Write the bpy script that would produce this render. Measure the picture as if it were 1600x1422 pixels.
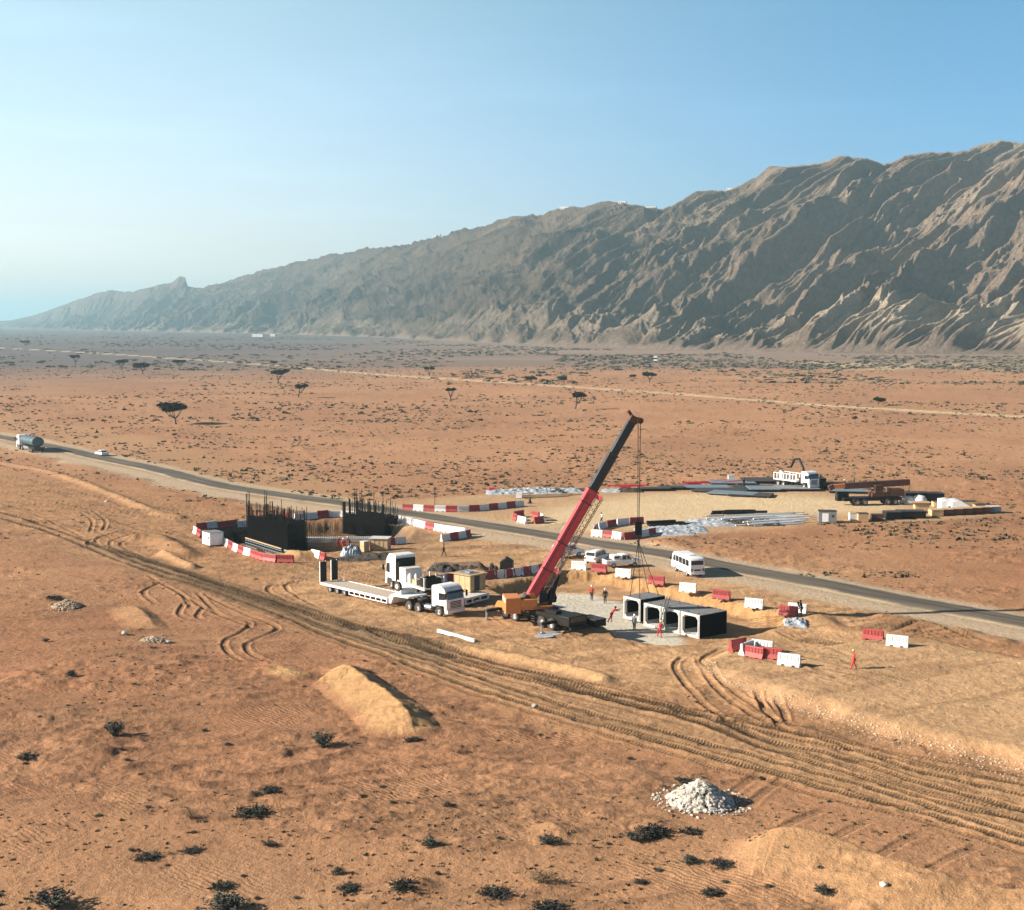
import bpy, math, random
import numpy as np
from mathutils import Vector, Matrix, Euler
R = math.radians
scene = bpy.context.scene
for o in list(bpy.data.objects): bpy.data.objects.remove(o)

# ------------------------------------------------------------------ camera
HC, FP, PITCH = 33.0, 2200.0, math.atan(208.0 / 2200.0)
cam_d = bpy.data.cameras.new("Camera"); cam = bpy.data.objects.new("Camera", cam_d)
scene.collection.objects.link(cam); scene.camera = cam
cam.location = (0, 0, HC); cam.rotation_euler = (R(90) - PITCH, 0, 0)
cam_d.sensor_width = 36; cam_d.lens = 36 * FP / 1600.0
cam_d.clip_start = 1.0; cam_d.clip_end = 120000

# ------------------------------------------------------------------ sky, sun, exposure
SUN_EL, SUN_AZ = R(25), R(-97)            # azimuth from +Y, clockwise positive: the sun stands to the left, a little behind the camera
world = bpy.data.worlds.new("World"); scene.world = world; world.use_nodes = True
wn = world.node_tree.nodes; wl = world.node_tree.links
sky = wn.new('ShaderNodeTexSky'); sky.sky_type = 'NISHITA'; sky.sun_disc = False
sky.sun_elevation = SUN_EL; sky.sun_rotation = SUN_AZ
sky.altitude = 300; sky.air_density = 1.2; sky.dust_density = .6; sky.ozone_density = 3.0
# thin dry haze thickens towards the sun's side; a few faint high streaks
tcw = wn.new('ShaderNodeTexCoord'); sx = wn.new('ShaderNodeSeparateXYZ'); wl.new(tcw.outputs['Generated'], sx.inputs[0])
mr = wn.new('ShaderNodeMapRange'); mr.interpolation_type = 'SMOOTHERSTEP'; wl.new(sx.outputs[0], mr.inputs[0])
for i_, v_ in enumerate((.42, -.42, 0, 1)): mr.inputs[i_ + 1].default_value = v_
mc_ = wn.new('ShaderNodeMix'); mc_.data_type = 'RGBA'; wl.new(mr.outputs[0], mc_.inputs[0])
mc_.inputs[6].default_value = (.53, .87, 1.11, 1); mc_.inputs[7].default_value = (1.98, 1.74, 1.56, 1)
mp = wn.new('ShaderNodeMapping'); mp.inputs['Scale'].default_value = (1.5, 1.5, 14); wl.new(tcw.outputs['Generated'], mp.inputs[0])
cn = wn.new('ShaderNodeTexNoise'); cn.inputs['Scale'].default_value = 2.6; cn.inputs['Detail'].default_value = 5; wl.new(mp.outputs[0], cn.inputs['Vector'])
cr = wn.new('ShaderNodeMapRange'); wl.new(cn.outputs[0], cr.inputs[0])
for i_, v_ in enumerate((.50, .80, 1.0, 1.09)): cr.inputs[i_ + 1].default_value = v_
m1 = wn.new('ShaderNodeMix'); m1.data_type = 'RGBA'; m1.blend_type = 'MULTIPLY'; m1.inputs[0].default_value = 1; wl.new(sky.outputs[0], m1.inputs[6]); wl.new(mc_.outputs[2], m1.inputs[7])
m2 = wn.new('ShaderNodeMix'); m2.data_type = 'RGBA'; m2.blend_type = 'MULTIPLY'; m2.inputs[0].default_value = 1; wl.new(m1.outputs[2], m2.inputs[6]); wl.new(cr.outputs[0], m2.inputs[7])
# the unseen high sky is darkened to cut fill light in the shadows
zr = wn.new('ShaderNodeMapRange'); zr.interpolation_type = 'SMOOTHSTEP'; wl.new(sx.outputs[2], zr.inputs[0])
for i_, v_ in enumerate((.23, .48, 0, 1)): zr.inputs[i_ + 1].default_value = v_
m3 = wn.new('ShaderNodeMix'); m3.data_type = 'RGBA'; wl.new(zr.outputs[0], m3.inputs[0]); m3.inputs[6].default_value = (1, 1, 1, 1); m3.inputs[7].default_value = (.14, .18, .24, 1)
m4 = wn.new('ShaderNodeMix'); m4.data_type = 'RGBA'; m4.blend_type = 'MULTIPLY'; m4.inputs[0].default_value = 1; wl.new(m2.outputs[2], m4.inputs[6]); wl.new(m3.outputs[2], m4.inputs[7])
hr = wn.new('ShaderNodeMapRange'); wl.new(sx.outputs[2], hr.inputs[0])
for i_, v_ in enumerate((0, .22, 0, 1)): hr.inputs[i_ + 1].default_value = v_
m5 = wn.new('ShaderNodeMix'); m5.data_type = 'RGBA'; wl.new(hr.outputs[0], m5.inputs[0]); m5.inputs[6].default_value = (.90, .88, 1.22, 1); m5.inputs[7].default_value = (1.0, 1.04, .97, 1)
m6 = wn.new('ShaderNodeMix'); m6.data_type = 'RGBA'; m6.blend_type = 'MULTIPLY'; m6.inputs[0].default_value = 1; wl.new(m4.outputs[2], m6.inputs[6]); wl.new(m5.outputs[2], m6.inputs[7])
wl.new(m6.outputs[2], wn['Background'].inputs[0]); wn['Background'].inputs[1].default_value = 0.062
sun_d = bpy.data.lights.new("Sun", 'SUN'); sun_d.energy = 5.0; sun_d.angle = R(0.5); sun_d.color = (1, .93, .82)
sun = bpy.data.objects.new("Sun", sun_d); scene.collection.objects.link(sun)
sdir = Vector((math.sin(SUN_AZ) * math.cos(SUN_EL), math.cos(SUN_AZ) * math.cos(SUN_EL), math.sin(SUN_EL)))
sun.rotation_euler = sdir.to_track_quat('Z', 'Y').to_euler(); sun.location = sdir * 300
vs = scene.view_settings; vs.view_transform = 'Standard'; vs.look = 'None'; vs.exposure = 1.10; vs.gamma = 1; vs.use_curve_mapping = False
scene.render.film_transparent = False
try: scene.cycles.volume_bounces = 1
except Exception: pass

# ------------------------------------------------------------------ helpers
COL = scene.collection
def ray(px, py):
    sp, cp = math.sin(PITCH), math.cos(PITCH)
    return (px - 800.0), FP * cp + (711.0 - py) * sp, -FP * sp + (711.0 - py) * cp
def G(px, py, z=0.0):
    "world point at height z that stands under this spot of the survey photo"
    x, y, dz = ray(px, py); t = (z - HC) / dz
    return Vector((x * t, y * t, z))
def at_depth(px, py, Y):
    x, y, dz = ray(px, py); t = Y / y
    return Vector((x * t, Y, HC + dz * t))

def hash2(ix, iy, seed):
    h = (ix.astype(np.int64) * 374761393 + iy.astype(np.int64) * 668265263 + seed * 974634777) & 0xFFFFFFFF
    h = ((h ^ (h >> 13)) * 1274126177) & 0xFFFFFFFF
    return ((h ^ (h >> 16)) & 0xFFFFFF) / float(0xFFFFFF)
def vnoise(x, y, seed=0):
    ix = np.floor(x); iy = np.floor(y); fx = x - ix; fy = y - iy
    fx = fx * fx * fx * (fx * (fx * 6 - 15) + 10); fy = fy * fy * fy * (fy * (fy * 6 - 15) + 10)
    a = hash2(ix, iy, seed); b = hash2(ix + 1, iy, seed); c = hash2(ix, iy + 1, seed); d = hash2(ix + 1, iy + 1, seed)
    return (a + (b - a) * fx) * (1 - fy) + (c + (d - c) * fx) * fy
def fbm(x, y, oct=4, seed=0, gain=.5, lac=2.03):
    s = 0.0; a = 1.0; t = 0.0
    for o in range(oct):
        s = s + a * vnoise(x, y, seed + o * 17); t += a; a *= gain; x = x * lac + 13.7; y = y * lac + 7.1
    return s / t
def ridged(x, y, seed=0):
    return 1 - np.abs(2 * vnoise(x, y, seed) - 1)
def sstep(a, b, x):
    t = np.clip((x - a) / (b - a), 0, 1); return t * t * (3 - 2 * t)

def props(o, label=None, cat=None, group=None, kind=None):
    if label: o['label'] = label
    if cat: o['category'] = cat
    if group: o['group'] = group
    if kind: o['kind'] = kind
    return o
def grid_mesh(name, X, Y, Z, attrs=None, colors=None):
    nr, nc = X.shape
    me = bpy.data.meshes.new(name)
    me.vertices.add(nr * nc)
    co = np.empty((nr * nc, 3), np.float32); co[:, 0] = X.ravel(); co[:, 1] = Y.ravel(); co[:, 2] = Z.ravel()
    me.vertices.foreach_set('co', co.ravel())
    idx = np.arange(nr * nc, dtype=np.int32).reshape(nr, nc)
    q = np.stack([idx[:-1, :-1], idx[:-1, 1:], idx[1:, 1:], idx[1:, :-1]], -1).reshape(-1, 4)
    n = len(q)
    me.loops.add(n * 4); me.loops.foreach_set('vertex_index', q.ravel())
    me.polygons.add(n); me.polygons.foreach_set('loop_start', np.arange(0, n * 4, 4, dtype=np.int32))
    me.polygons.foreach_set('loop_total', np.full(n, 4, np.int32))
    me.polygons.foreach_set('use_smooth', np.ones(n, bool))
    me.update(calc_edges=True)
    for k, v in (attrs or {}).items():
        a = me.attributes.new(k, 'FLOAT', 'POINT'); a.data.foreach_set('value', v.astype(np.float32).ravel())
    for k, v in (colors or {}).items():
        a = me.attributes.new(k, 'FLOAT_COLOR', 'POINT')
        c = np.ones((nr * nc, 4), np.float32); c[:, :3] = v.reshape(-1, 3); a.data.foreach_set('color', c.ravel())
    o = bpy.data.objects.new(name, me); COL.objects.link(o)
    return o

class NT:
    "small node-tree writer"
    def __init__(s, name):
        s.m = bpy.data.materials.new(name); s.m.use_nodes = True; s.t = s.m.node_tree; s.t.nodes.clear()
        s.out = s.t.nodes.new('ShaderNodeOutputMaterial'); s.bs = s.t.nodes.new('ShaderNodeBsdfPrincipled')
        s.t.links.new(s.bs.outputs[0], s.out.inputs[0])
    def n(s, typ, **kw):
        x = s.t.nodes.new(typ)
        for k, v in kw.items():
            if k in x.bl_rna.properties.keys(): setattr(x, k, v)
        return x
    def l(s, a, b): s.t.links.new(a, b)
    def set(s, inp, v):
        if hasattr(v, 'default_value') or hasattr(v, 'is_linked'): s.l(v, inp)
        else: inp.default_value = v
    def math(s, op, a, b=0.0, c=0.0):
        x = s.n('ShaderNodeMath', operation=op); s.set(x.inputs[0], a); s.set(x.inputs[1], b); s.set(x.inputs[2], c); return x.outputs[0]
    def mix(s, fac, a, b, mode='MIX'):
        x = s.n('ShaderNodeMix'); x.data_type = 'RGBA'; x.blend_type = mode
        s.set(x.inputs[0], fac); s.set(x.inputs[6], a); s.set(x.inputs[7], b); return x.outputs[2]
    def noise(s, scale, vec=None, detail=3, rough=.55, dist=0.0):
        x = s.n('ShaderNodeTexNoise'); x.inputs['Scale'].default_value = scale; x.inputs['Detail'].default_value = detail
        x.inputs['Roughness'].default_value = rough; x.inputs['Distortion'].default_value = dist
        if vec is not None: s.l(vec, x.inputs['Vector'])
        return x.outputs[0]
    def attr(s, name):
        x = s.n('ShaderNodeAttribute'); x.attribute_name = name; return x
    def remap(s, v, a, b, c=0.0, d=1.0):
        x = s.n('ShaderNodeMapRange'); s.set(x.inputs[0], v)
        for i, k in enumerate((a, b, c, d)): x.inputs[i + 1].default_value = k
        return x.outputs[0]
    def bump(s, h, dist=.1, strength=1.0, normal=None):
        x = s.n('ShaderNodeBump'); x.inputs['Strength'].default_value = strength; x.inputs['Distance'].default_value = dist
        s.set(x.inputs['Height'], h)
        if normal is not None: s.l(normal, x.inputs['Normal'])
        return x.outputs[0]
# ------------------------------------------------------------------ ground sheet
def a_of(p): return p.x / p.y
pxs = np.concatenate([-np.geomspace(9000, 480, 60)[:-1], np.arange(-480, 2080, 1.55), np.geomspace(2080, 10600, 60)[1:]])
AC = (pxs - 800.0) / FP
vv = np.concatenate([np.geomspace(6500, 1480, 40)[:-1], np.arange(1480, 526, -1.3), 503 + np.geomspace(22.5, 1.7, 40)])
YR = np.array([ray(800, v)[1] * (-HC) / ray(800, v)[2] for v in vv])
NR, NC = len(YR), len(AC)
GX = YR[:, None] * AC[None, :]; GY = np.repeat(YR[:, None], NC, 1)
GV = np.repeat(vv[:, None], NC, 1)               # depth coordinate
def gi(p): return float(np.interp(p.y, YR, np.arange(NR))), float(np.interp(p.x / p.y, AC, np.arange(NC)))
def box_blur(m, rr, rc):
    for ax, r in ((0, rr), (1, rc)):
        if r < 1: continue
        for _ in range(2):
            c = np.cumsum(np.pad(m, [(r + 1, r) if i == ax else (0, 0) for i in (0, 1)], mode='edge'), axis=ax, dtype=np.float64)
            n = m.shape[ax]
            m = ((c[2 * r + 1:2 * r + 1 + n] - c[:n]) if ax == 0 else (c[:, 2 * r + 1:2 * r + 1 + n] - c[:, :n])) / (2 * r + 1)
    return m
def poly_mask(pts, rr=3, rc=6, warp=0.0, z=0.0):
    P = [gi(G(x, y, z)) for x, y in pts]
    pr = np.array([p[0] for p in P]); pc = np.array([p[1] for p in P])
    pad = 40
    r0, r1 = max(0, int(pr.min()) - pad), min(NR, int(pr.max()) + pad); c0, c1 = max(0, int(pc.min()) - pad), min(NC, int(pc.max()) + pad)
    rr_, cc_ = np.mgrid[r0:r1, c0:c1].astype(float)
    if warp:
        rr_ = rr_ + (fbm(cc_ / 40, rr_ / 14, 3, 91) - .5) * warp; cc_ = cc_ + (fbm(cc_ / 40, rr_ / 14, 3, 55) - .5) * warp * 2.5
    ins = np.zeros(rr_.shape, bool); n = len(P)
    for i in range(n):
        a, b = i, (i + 1) % n
        if pr[a] == pr[b]: continue
        cond = (pr[a] > rr_) != (pr[b] > rr_)
        xi = (pc[b] - pc[a]) * (rr_ - pr[a]) / (pr[b] - pr[a]) + pc[a]
        ins ^= cond & (cc_ < xi)
    m = np.zeros((NR, NC), np.float32); m[r0:r1, c0:c1] = box_blur(ins.astype(float), rr, rc); return m
def spline(P, step):
    P = [np.array((p.x, p.y)) for p in P]; out = []
    Q = [2 * P[0] - P[1]] + P + [2 * P[-1] - P[-2]]
    for i in range(1, len(Q) - 2):
        n = max(2, int(np.linalg.norm(Q[i + 1] - Q[i]) / step))
        for k in range(n):
            t = k / n
            out.append(.5 * (2 * Q[i] + (Q[i + 1] - Q[i - 1]) * t + (2 * Q[i - 1] - 5 * Q[i] + 4 * Q[i + 1] - Q[i + 2]) * t * t + (3 * Q[i] - Q[i - 1] - 3 * Q[i + 1] + Q[i + 2]) * t ** 3))
    out.append(P[-1]); return np.array(out)
def stroke(pts, reach, step=1.5, world=False):
    "signed offset and arc length of every ground vertex near a line: (row slice, col slice, off, s, mask)"
    P = spline(pts if world else [G(x, y) for x, y in pts], step)
    L = np.concatenate([[0], np.cumsum(np.linalg.norm(np.diff(P, axis=0), axis=1))])
    D = {}
    ri = np.interp(P[:, 1], YR, np.arange(NR)); ci = np.interp(P[:, 0] / P[:, 1], AC, np.arange(NC))
    er = 0
    r0, r1 = int(max(0, np.interp(P[:, 1].min() - reach, YR, np.arange(NR)))), int(min(NR, np.interp(P[:, 1].max() + reach, YR, np.arange(NR)) + 2))
    c0 = int(max(0, min(np.interp((P[:, 0] - reach) / P[:, 1], AC, np.arange(NC))))); c1 = int(min(NC, max(np.interp((P[:, 0] + reach) / P[:, 1], AC, np.arange(NC))) + 2))
    off = np.full((r1 - r0, c1 - c0), 1e9, np.float32); ss = np.zeros_like(off)
    for k in range(len(P) - 1):
        a, b = P[k], P[k + 1]
        y0, y1 = min(a[1], b[1]) - reach, max(a[1], b[1]) + reach
        x0, x1 = min(a[0], b[0]) - reach, max(a[0], b[0]) + reach
        i0 = max(r0, int(np.searchsorted(YR, y0)) - 1); i1 = min(r1, int(np.searchsorted(YR, y1)) + 1)
        if i1 <= i0: continue
        av = [x0 / max(y0, 1), x0 / y1, x1 / max(y0, 1), x1 / y1]
        j0 = max(c0, int(np.searchsorted(AC, min(av))) - 1); j1 = min(c1, int(np.searchsorted(AC, max(av))) + 1)
        if j1 <= j0: continue
        X = GX[i0:i1, j0:j1] - a[0]; Y = GY[i0:i1, j0:j1] - a[1]; d = b - a; l2 = d @ d
        if l2 < 1e-9: continue
        t = np.clip((X * d[0] + Y * d[1]) / l2, 0, 1); ex = X - t * d[0]; ey = Y - t * d[1]
        dist = np.hypot(ex, ey); sg = np.sign(X * d[1] - Y * d[0]); so = off[i0 - r0:i1 - r0, j0 - c0:j1 - c0]; s2 = ss[i0 - r0:i1 - r0, j0 - c0:j1 - c0]
        m = dist < np.abs(so); so[m] = (dist * np.where(sg == 0, 1, sg))[m]; s2[m] = (L[k] + t * (L[k + 1] - L[k]))[m]
    return slice(r0, r1), slice(c0, c1), off, ss, L[-1]

lowr = GY < 700
farfade = sstep(1200, 500, GY)
# --- region masks
M_work = poly_mask([(440, 898), (470, 945), (560, 985), (700, 1015), (900, 1065), (1060, 1082), (1100, 1040), (1290, 1030), (1420, 1000), (1340, 950), (1180, 905), (900, 850), (760, 830), (640, 812), (560, 870)], 5, 14, 14)
M_pad = poly_mask([(1090, 1045), (1110, 1058), (1240, 1100), (1400, 1150), (1600, 1200), (2000, 1300), (2000, 1120), (1600, 1040), (1450, 1008), (1400, 1004), (1250, 1022), (1160, 1014)], 3, 8, 8)
M_corr = poly_mask([(-400, 740), (0, 742), (200, 765), (400, 806), (900, 862), (1240, 930), (1600, 1010), (2000, 1095), (2000, 1500), (1600, 1340), (1200, 1215), (900, 1135), (640, 1050), (400, 960), (200, 890), (0, 828), (-400, 760)], 6, 16, 22)
M_yard = poly_mask([(560, 795), (630, 782), (770, 771), (880, 765), (1080, 761), (1260, 764), (1420, 777), (1590, 797), (1480, 812), (1290, 819), (1130, 832), (985, 847), (930, 848), (880, 838), (760, 822), (640, 806)], 1, 8, 6)
M_yard2 = poly_mask([(870, 793), (1000, 773), (1200, 771), (1340, 782), (1420, 793), (1330, 803), (1050, 818), (960, 826), (880, 828), (810, 815)], 2, 16, 6)
PITR = [(770, 916), (880, 895), (925, 893), (965, 901), (1060, 921), (1200, 958), (1236, 962), (1222, 976), (1150, 992), (1095, 1008), (1020, 1004), (972, 992), (948, 976), (900, 962), (850, 948), (800, 938)]
M_pitr = poly_mask(PITR, 1, 4, 5)
PITL = [(324, 838), (336, 829), (395, 818), (470, 815), (540, 813), (612, 818), (640, 830), (628, 842), (596, 847), (520, 858), (468, 864), (446, 869), (380, 853), (340, 843)]
M_pitl = poly_mask(PITL, 1, 4, 4)
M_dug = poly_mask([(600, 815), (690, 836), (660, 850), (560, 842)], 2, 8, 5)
M_grey = poly_mask([(0, 600), (300, 590), (620, 580), (640, 508), (-900, 508), (-900, 640)], 14, 60, 0)
dist_wild = 1 - np.clip(M_work + M_pad + M_yard, 0, 1)
wild = np.clip(1 - np.maximum.reduce([M_work, M_pad, M_yard, M_corr]), 0, 1)

# --- relief
Z = (fbm(GX / 60, GY / 60, 3, 3) - .5) * 1.2 * wild * farfade
Z = Z + (fbm(GX / 14, GY / 14, 4, 5) - .5) * .5 * wild * farfade
hum = np.clip(fbm(GX / 5.5, GY / 3.2, 3, 7) - .54, 0, 1) * 2.6            # sand caught round tufts
patch = sstep(.47, .60, fbm(GX / 26, GY / 13, 3, 8))
Z += hum * patch * wild * farfade * .38
Z += (fbm(GX / 1.5, GY / 1.5, 4, 11) - .5) * (.10 + .13 * M_corr * (1 - M_pad) + .18 * patch * wild) * sstep(420, 260, GY)
Z += (ridged(GX / 7 + GY / 30, GY / 2.2, 21) - .5) * .10 * M_corr * sstep(420, 260, GY)
cl = sstep(.52, .70, fbm(GX / 1.1, GY / .8, 3, 13)) * sstep(300, 170, GY)
Z += cl * (.05 * patch * wild + .05 * M_corr * (1 - M_work) + .02 * M_work)
scar = (1 - np.abs(2 * fbm((GX * .95 + GY * .3) / 11, (GY * .95 - GX * .3) / 2.6, 4, 15) - 1)) ** 6 * sstep(360, 200, GY)
scarm = sstep(.45, .6, fbm(GX / 22, GY / 14, 3, 16)); Z += .16 * scar * scarm * wild
# --- colours (albedo)
def C(r, g, b): return np.array((r, g, b), np.float32)
n1 = fbm(GX / 38, GY / 38, 4, 31)[..., None]; n2 = fbm(GX / 7, GY / 4.5, 4, 37)[..., None]; n3 = fbm(GX / 1.1, GY / 1.1, 3, 39)[..., None]
red = C(.345, .156, .078); red2 = C(.45, .245, .126); org = C(.43, .235, .105); pale = C(.62, .44, .25); brown = C(.165, .10, .055)
grey = C(.235, .165, .125)
col = red * (1 - n1) + red2 * n1
col = col * (.84 + .32 * n2)
crust = sstep(.5, .68, fbm(GX / 9, GY / 4, 4, 44))[..., None] * (wild * farfade)[..., None]
col = col * (1 - .30 * crust) + C(.40, .22, .115) * .30 * crust
m = (scar * scarm * wild * .5)[..., None]; col = col * (1 - m) + C(.19, .10, .055) * m
col = col * (1 - .28 * (cl * patch * wild)[..., None] * (n3 < .5))
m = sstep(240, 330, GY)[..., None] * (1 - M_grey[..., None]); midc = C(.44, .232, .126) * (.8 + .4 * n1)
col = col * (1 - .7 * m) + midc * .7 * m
m = M_grey[..., None] * .85; col = col * (1 - m) + grey * (.85 + .3 * n1) * m
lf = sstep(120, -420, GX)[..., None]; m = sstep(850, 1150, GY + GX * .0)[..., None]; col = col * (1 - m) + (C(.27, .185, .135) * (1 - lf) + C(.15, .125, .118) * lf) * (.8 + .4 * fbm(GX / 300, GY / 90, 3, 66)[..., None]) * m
m = (poly_mask([(1180, 570), (1240, 566), (1420, 568), (1700, 571), (1700, 578), (1450, 576), (1400, 580), (1300, 575)], 2, 20, 4) * sstep(.42, .6, fbm(GX / 50, GY / 120, 3, 71)))[..., None]
col = col * (1 - m) + pale * .85 * m
def blend(col, mask, c, amt=1.0):
    m = (mask * amt)[..., None]; return col * (1 - m) + c * m
col = blend(col, M_corr, C(.44, .235, .115) * (.82 + .36 * n2), .75)
col = blend(col, M_work, C(.53, .31, .155) * (.80 + .4 * n2), .8)
col = blend(col, M_pad, C(.53, .32, .165) * (.85 + .3 * n2), .9)
col = blend(col, M_yard, C(.50, .32, .175) * (.88 + .24 * n2), .8)
col = blend(col, M_yard2, C(.66, .48, .28) * (.93 + .14 * n2), .9)
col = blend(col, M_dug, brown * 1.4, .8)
lump = sstep(.5, .66, fbm(GX / 3.0, GY / 1.6, 4, 45))
col = blend(col, lump * M_corr * (1 - M_pad), C(.26, .145, .072), .55)
streak = sstep(.56, .70, fbm((GX * .9 + GY * .5) / 16, (GY * .9 - GX * .5) / 2.2, 4, 46))
col = blend(col, streak * np.maximum(M_work, M_corr) * (GY < 330), C(.30, .17, .085), .5)

# --- excavations, banks, dunes
dR = 1.3; dL = 2.3
Z = Z * (1 - .85 * np.maximum(M_pitr, M_pitl))
Z -= dR * M_pitr * (1 + .12 * (fbm(GX / 2, GY / 1, 3, 81) - .5)); Z -= dL * M_pitl
wall = np.clip(4 * M_pitr * (1 - M_pitr), 0, 1); Z += (fbm(GX / .9, GY / .5, 3, 83) - .5) * .7 * wall
wallL = np.clip(4 * M_pitl * (1 - M_pitl), 0, 1); Z += (fbm(GX / .9, GY / .5, 3, 84) - .5) * .6 * wallL
col = blend(col, wall, C(.43, .235, .095) * (.8 + .4 * n3), .85)
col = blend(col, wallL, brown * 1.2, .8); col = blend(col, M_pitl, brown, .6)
M_slab = poly_mask([(845, 922), (875, 912), (925, 914), (985, 929), (1040, 946), (1075, 996), (1030, 996), (985, 990), (950, 976), (900, 960), (850, 946), (820, 938)], 1, 3, 4)
M_pad_edge = np.clip(M_pad * 1.0, 0, 1)
Z += 1.0 * M_pad * sstep(60, 110, GX * 0 + 100)
def bank(pts, half, h, c=None, amt=.8, rough=.3, skew=0.0):
    global col
    rs, cs, off, s, L = stroke(pts, half * 2.2)
    prof = np.exp(-(np.abs(off) / half) ** 2 * 1.6) * sstep(0, half, s) * sstep(0, half, L - s)
    nz = .6 + .8 * fbm(GX[rs, cs] / 2.5, GY[rs, cs] / 1.5, 3, 97)
    Z[rs, cs] += h * prof * (nz * rough + (1 - rough))
    if c is not None:
        m = (sstep(.08, .5, prof) * amt)[..., None]; col[rs, cs] = col[rs, cs] * (1 - m) + c * m
bank([(0, 722), (60, 733), (120, 752), (180, 775), (240, 800), (285, 812)], 1.4, .5, C(.45, .26, .13), .45, .8)
bank([(190, 843), (240, 842), (270, 856), (300, 873)], 2.2, .9, C(.30, .165, .08), .7, .8)
bank([(560, 985), (680, 1008), (800, 1030), (905, 1052), (960, 1068)], 1.2, .55, C(.52, .31, .15), .7, .5)
bank([(250, 865), (285, 880), (305, 890)], 1.0, .5, C(.45, .26, .13), .6, .5)
bank([(1270, 958), (1320, 985), (1420, 975), (1500, 985), (1590, 1008)], 1.6, .4, C(.27, .15, .075), .6, .7)
bank([(560, 868), (700, 858), (860, 852)], 2.0, .25, brown, .35, .8)
bank([(60, 708), (250, 753), (420, 793), (520, 808)], 1.7, .3, C(.21, .13, .075), .9, .2)
bank([(430, 866), (470, 872), (500, 868)], 1.2, 1.0, C(.52, .31, .14), .9, .4)
bank([(664, 889), (700, 888), (765, 891)], 1.5, .9, C(.10, .085, .08), .8, .6)

DUN = np.zeros((NR, NC), np.float32)
def dune(crest, left, right, h, endl=4.0, tint=C(.50, .285, .13)):
    "sand ridge: slope widths (m) left/right of the crest line; pale sand tint"
    global col
    rs, cs, off, s, L = stroke(crest, max(left, right) * 1.2, 1.0)
    w = np.where(off > 0, right, left); q = np.clip(1 - np.abs(off) / w, 0, 1)
    e = sstep(0, endl, s) * sstep(0, endl, L - s); wob = 1 + .15 * (fbm(s / 3.0, s * 0, 2, 61) - .5)
    pr = np.where(off > 0, q ** .95, q ** 1.05)
    Z[rs, cs] += h * pr * e * wob
    DUN[rs, cs] = np.maximum(DUN[rs, cs], sstep(.0, .2, q * e))
    m = (sstep(.02, .35, q * e) * .9)[..., None]; nn = .9 + .2 * fbm(GX[rs, cs] / 3, GY[rs, cs] / 3, 3, 62)[..., None]
    col[rs, cs] = col[rs, cs] * (1 - m) + tint * nn * m
dune([(500, 1052), (535, 1052), (575, 1078), (615, 1105), (640, 1132), (648, 1150)], 2.6, 4.0, 1.25)
dune([(1130, 1322), (1215, 1330), (1290, 1345), (1355, 1368), (1430, 1400), (1520, 1422), (1640, 1450), (1800, 1490)], 2.2, 6.0, 1.55, tint=C(.42, .235, .115))
dune([(195, 950), (212, 958), (232, 975), (245, 990)], 1.6, 3.2, .6, tint=C(.43, .235, .115))
dune([(425, 1040), (455, 1052), (490, 1060)], 1.6, 2.2, .4)
dune([(830, 1290), (870, 1300), (900, 1316)], 1.5, 2.5, .5, 2, C(.42, .22, .11))
dune([(600, 1390), (650, 1385), (690, 1396)], 1.0, 2, .45, 2, C(.38, .19, .09))

# --- wheel tracks
TR = np.zeros((NR, NC), np.float32); TS = np.zeros((NR, NC), np.float32)
def track(pts, w=.55, depth=.10, dark=.5, tread=1.0, c=C(.095, .060, .033), berm=.5):
    rs, cs, off, s, L = stroke(pts, w * 2.4, 1.2)
    a = np.abs(off); nn = .6 + .6 * fbm(s / 4.0, off * .4, 3, 99)
    e = sstep(0, 2, s) * sstep(0, 2, L - s)
    inn = sstep(w * .62, w * .38, a) * e; rim = np.exp(-((a - w * .85) / (w * .32)) ** 2) * e
    Z[rs, cs] += (-depth * inn + depth * berm * rim) * nn
    m = (np.clip(inn * dark * nn, 0, 1))[..., None]; col[rs, cs] = col[rs, cs] * (1 - m) + c * m  # rut floor colour darkened to stand for the shade in it
    if tread > 0:
        t = TR[rs, cs]; q = inn * tread > t; t[q] = (inn * tread)[q]; t2 = TS[rs, cs]; t2[q] = s[q]
def twin(pts, gap=1.9, **kw):
    P = [G(x, y) for x, y in pts]
    for sgn in (-1, 1):
        Q = []
        for i, p in enumerate(P):
            d = (P[min(i + 1, len(P) - 1)] - P[max(i - 1, 0)]); d = Vector((d.y, -d.x, 0)).normalized(); Q.append(p + d * sgn * gap / 2)
        t2(Q, **kw)
def t2(Q, **kw):
    back = []
    sp, cp = math.sin(PITCH), math.cos(PITCH)
    for p in Q:                                   # world point -> survey coordinates
        F = p.y * cp + (HC - p.z) * sp; U = p.y * sp - (HC - p.z) * cp
        back.append((800 + FP * p.x / F, 711 - FP * U / F))
    track(back, **kw)
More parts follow.
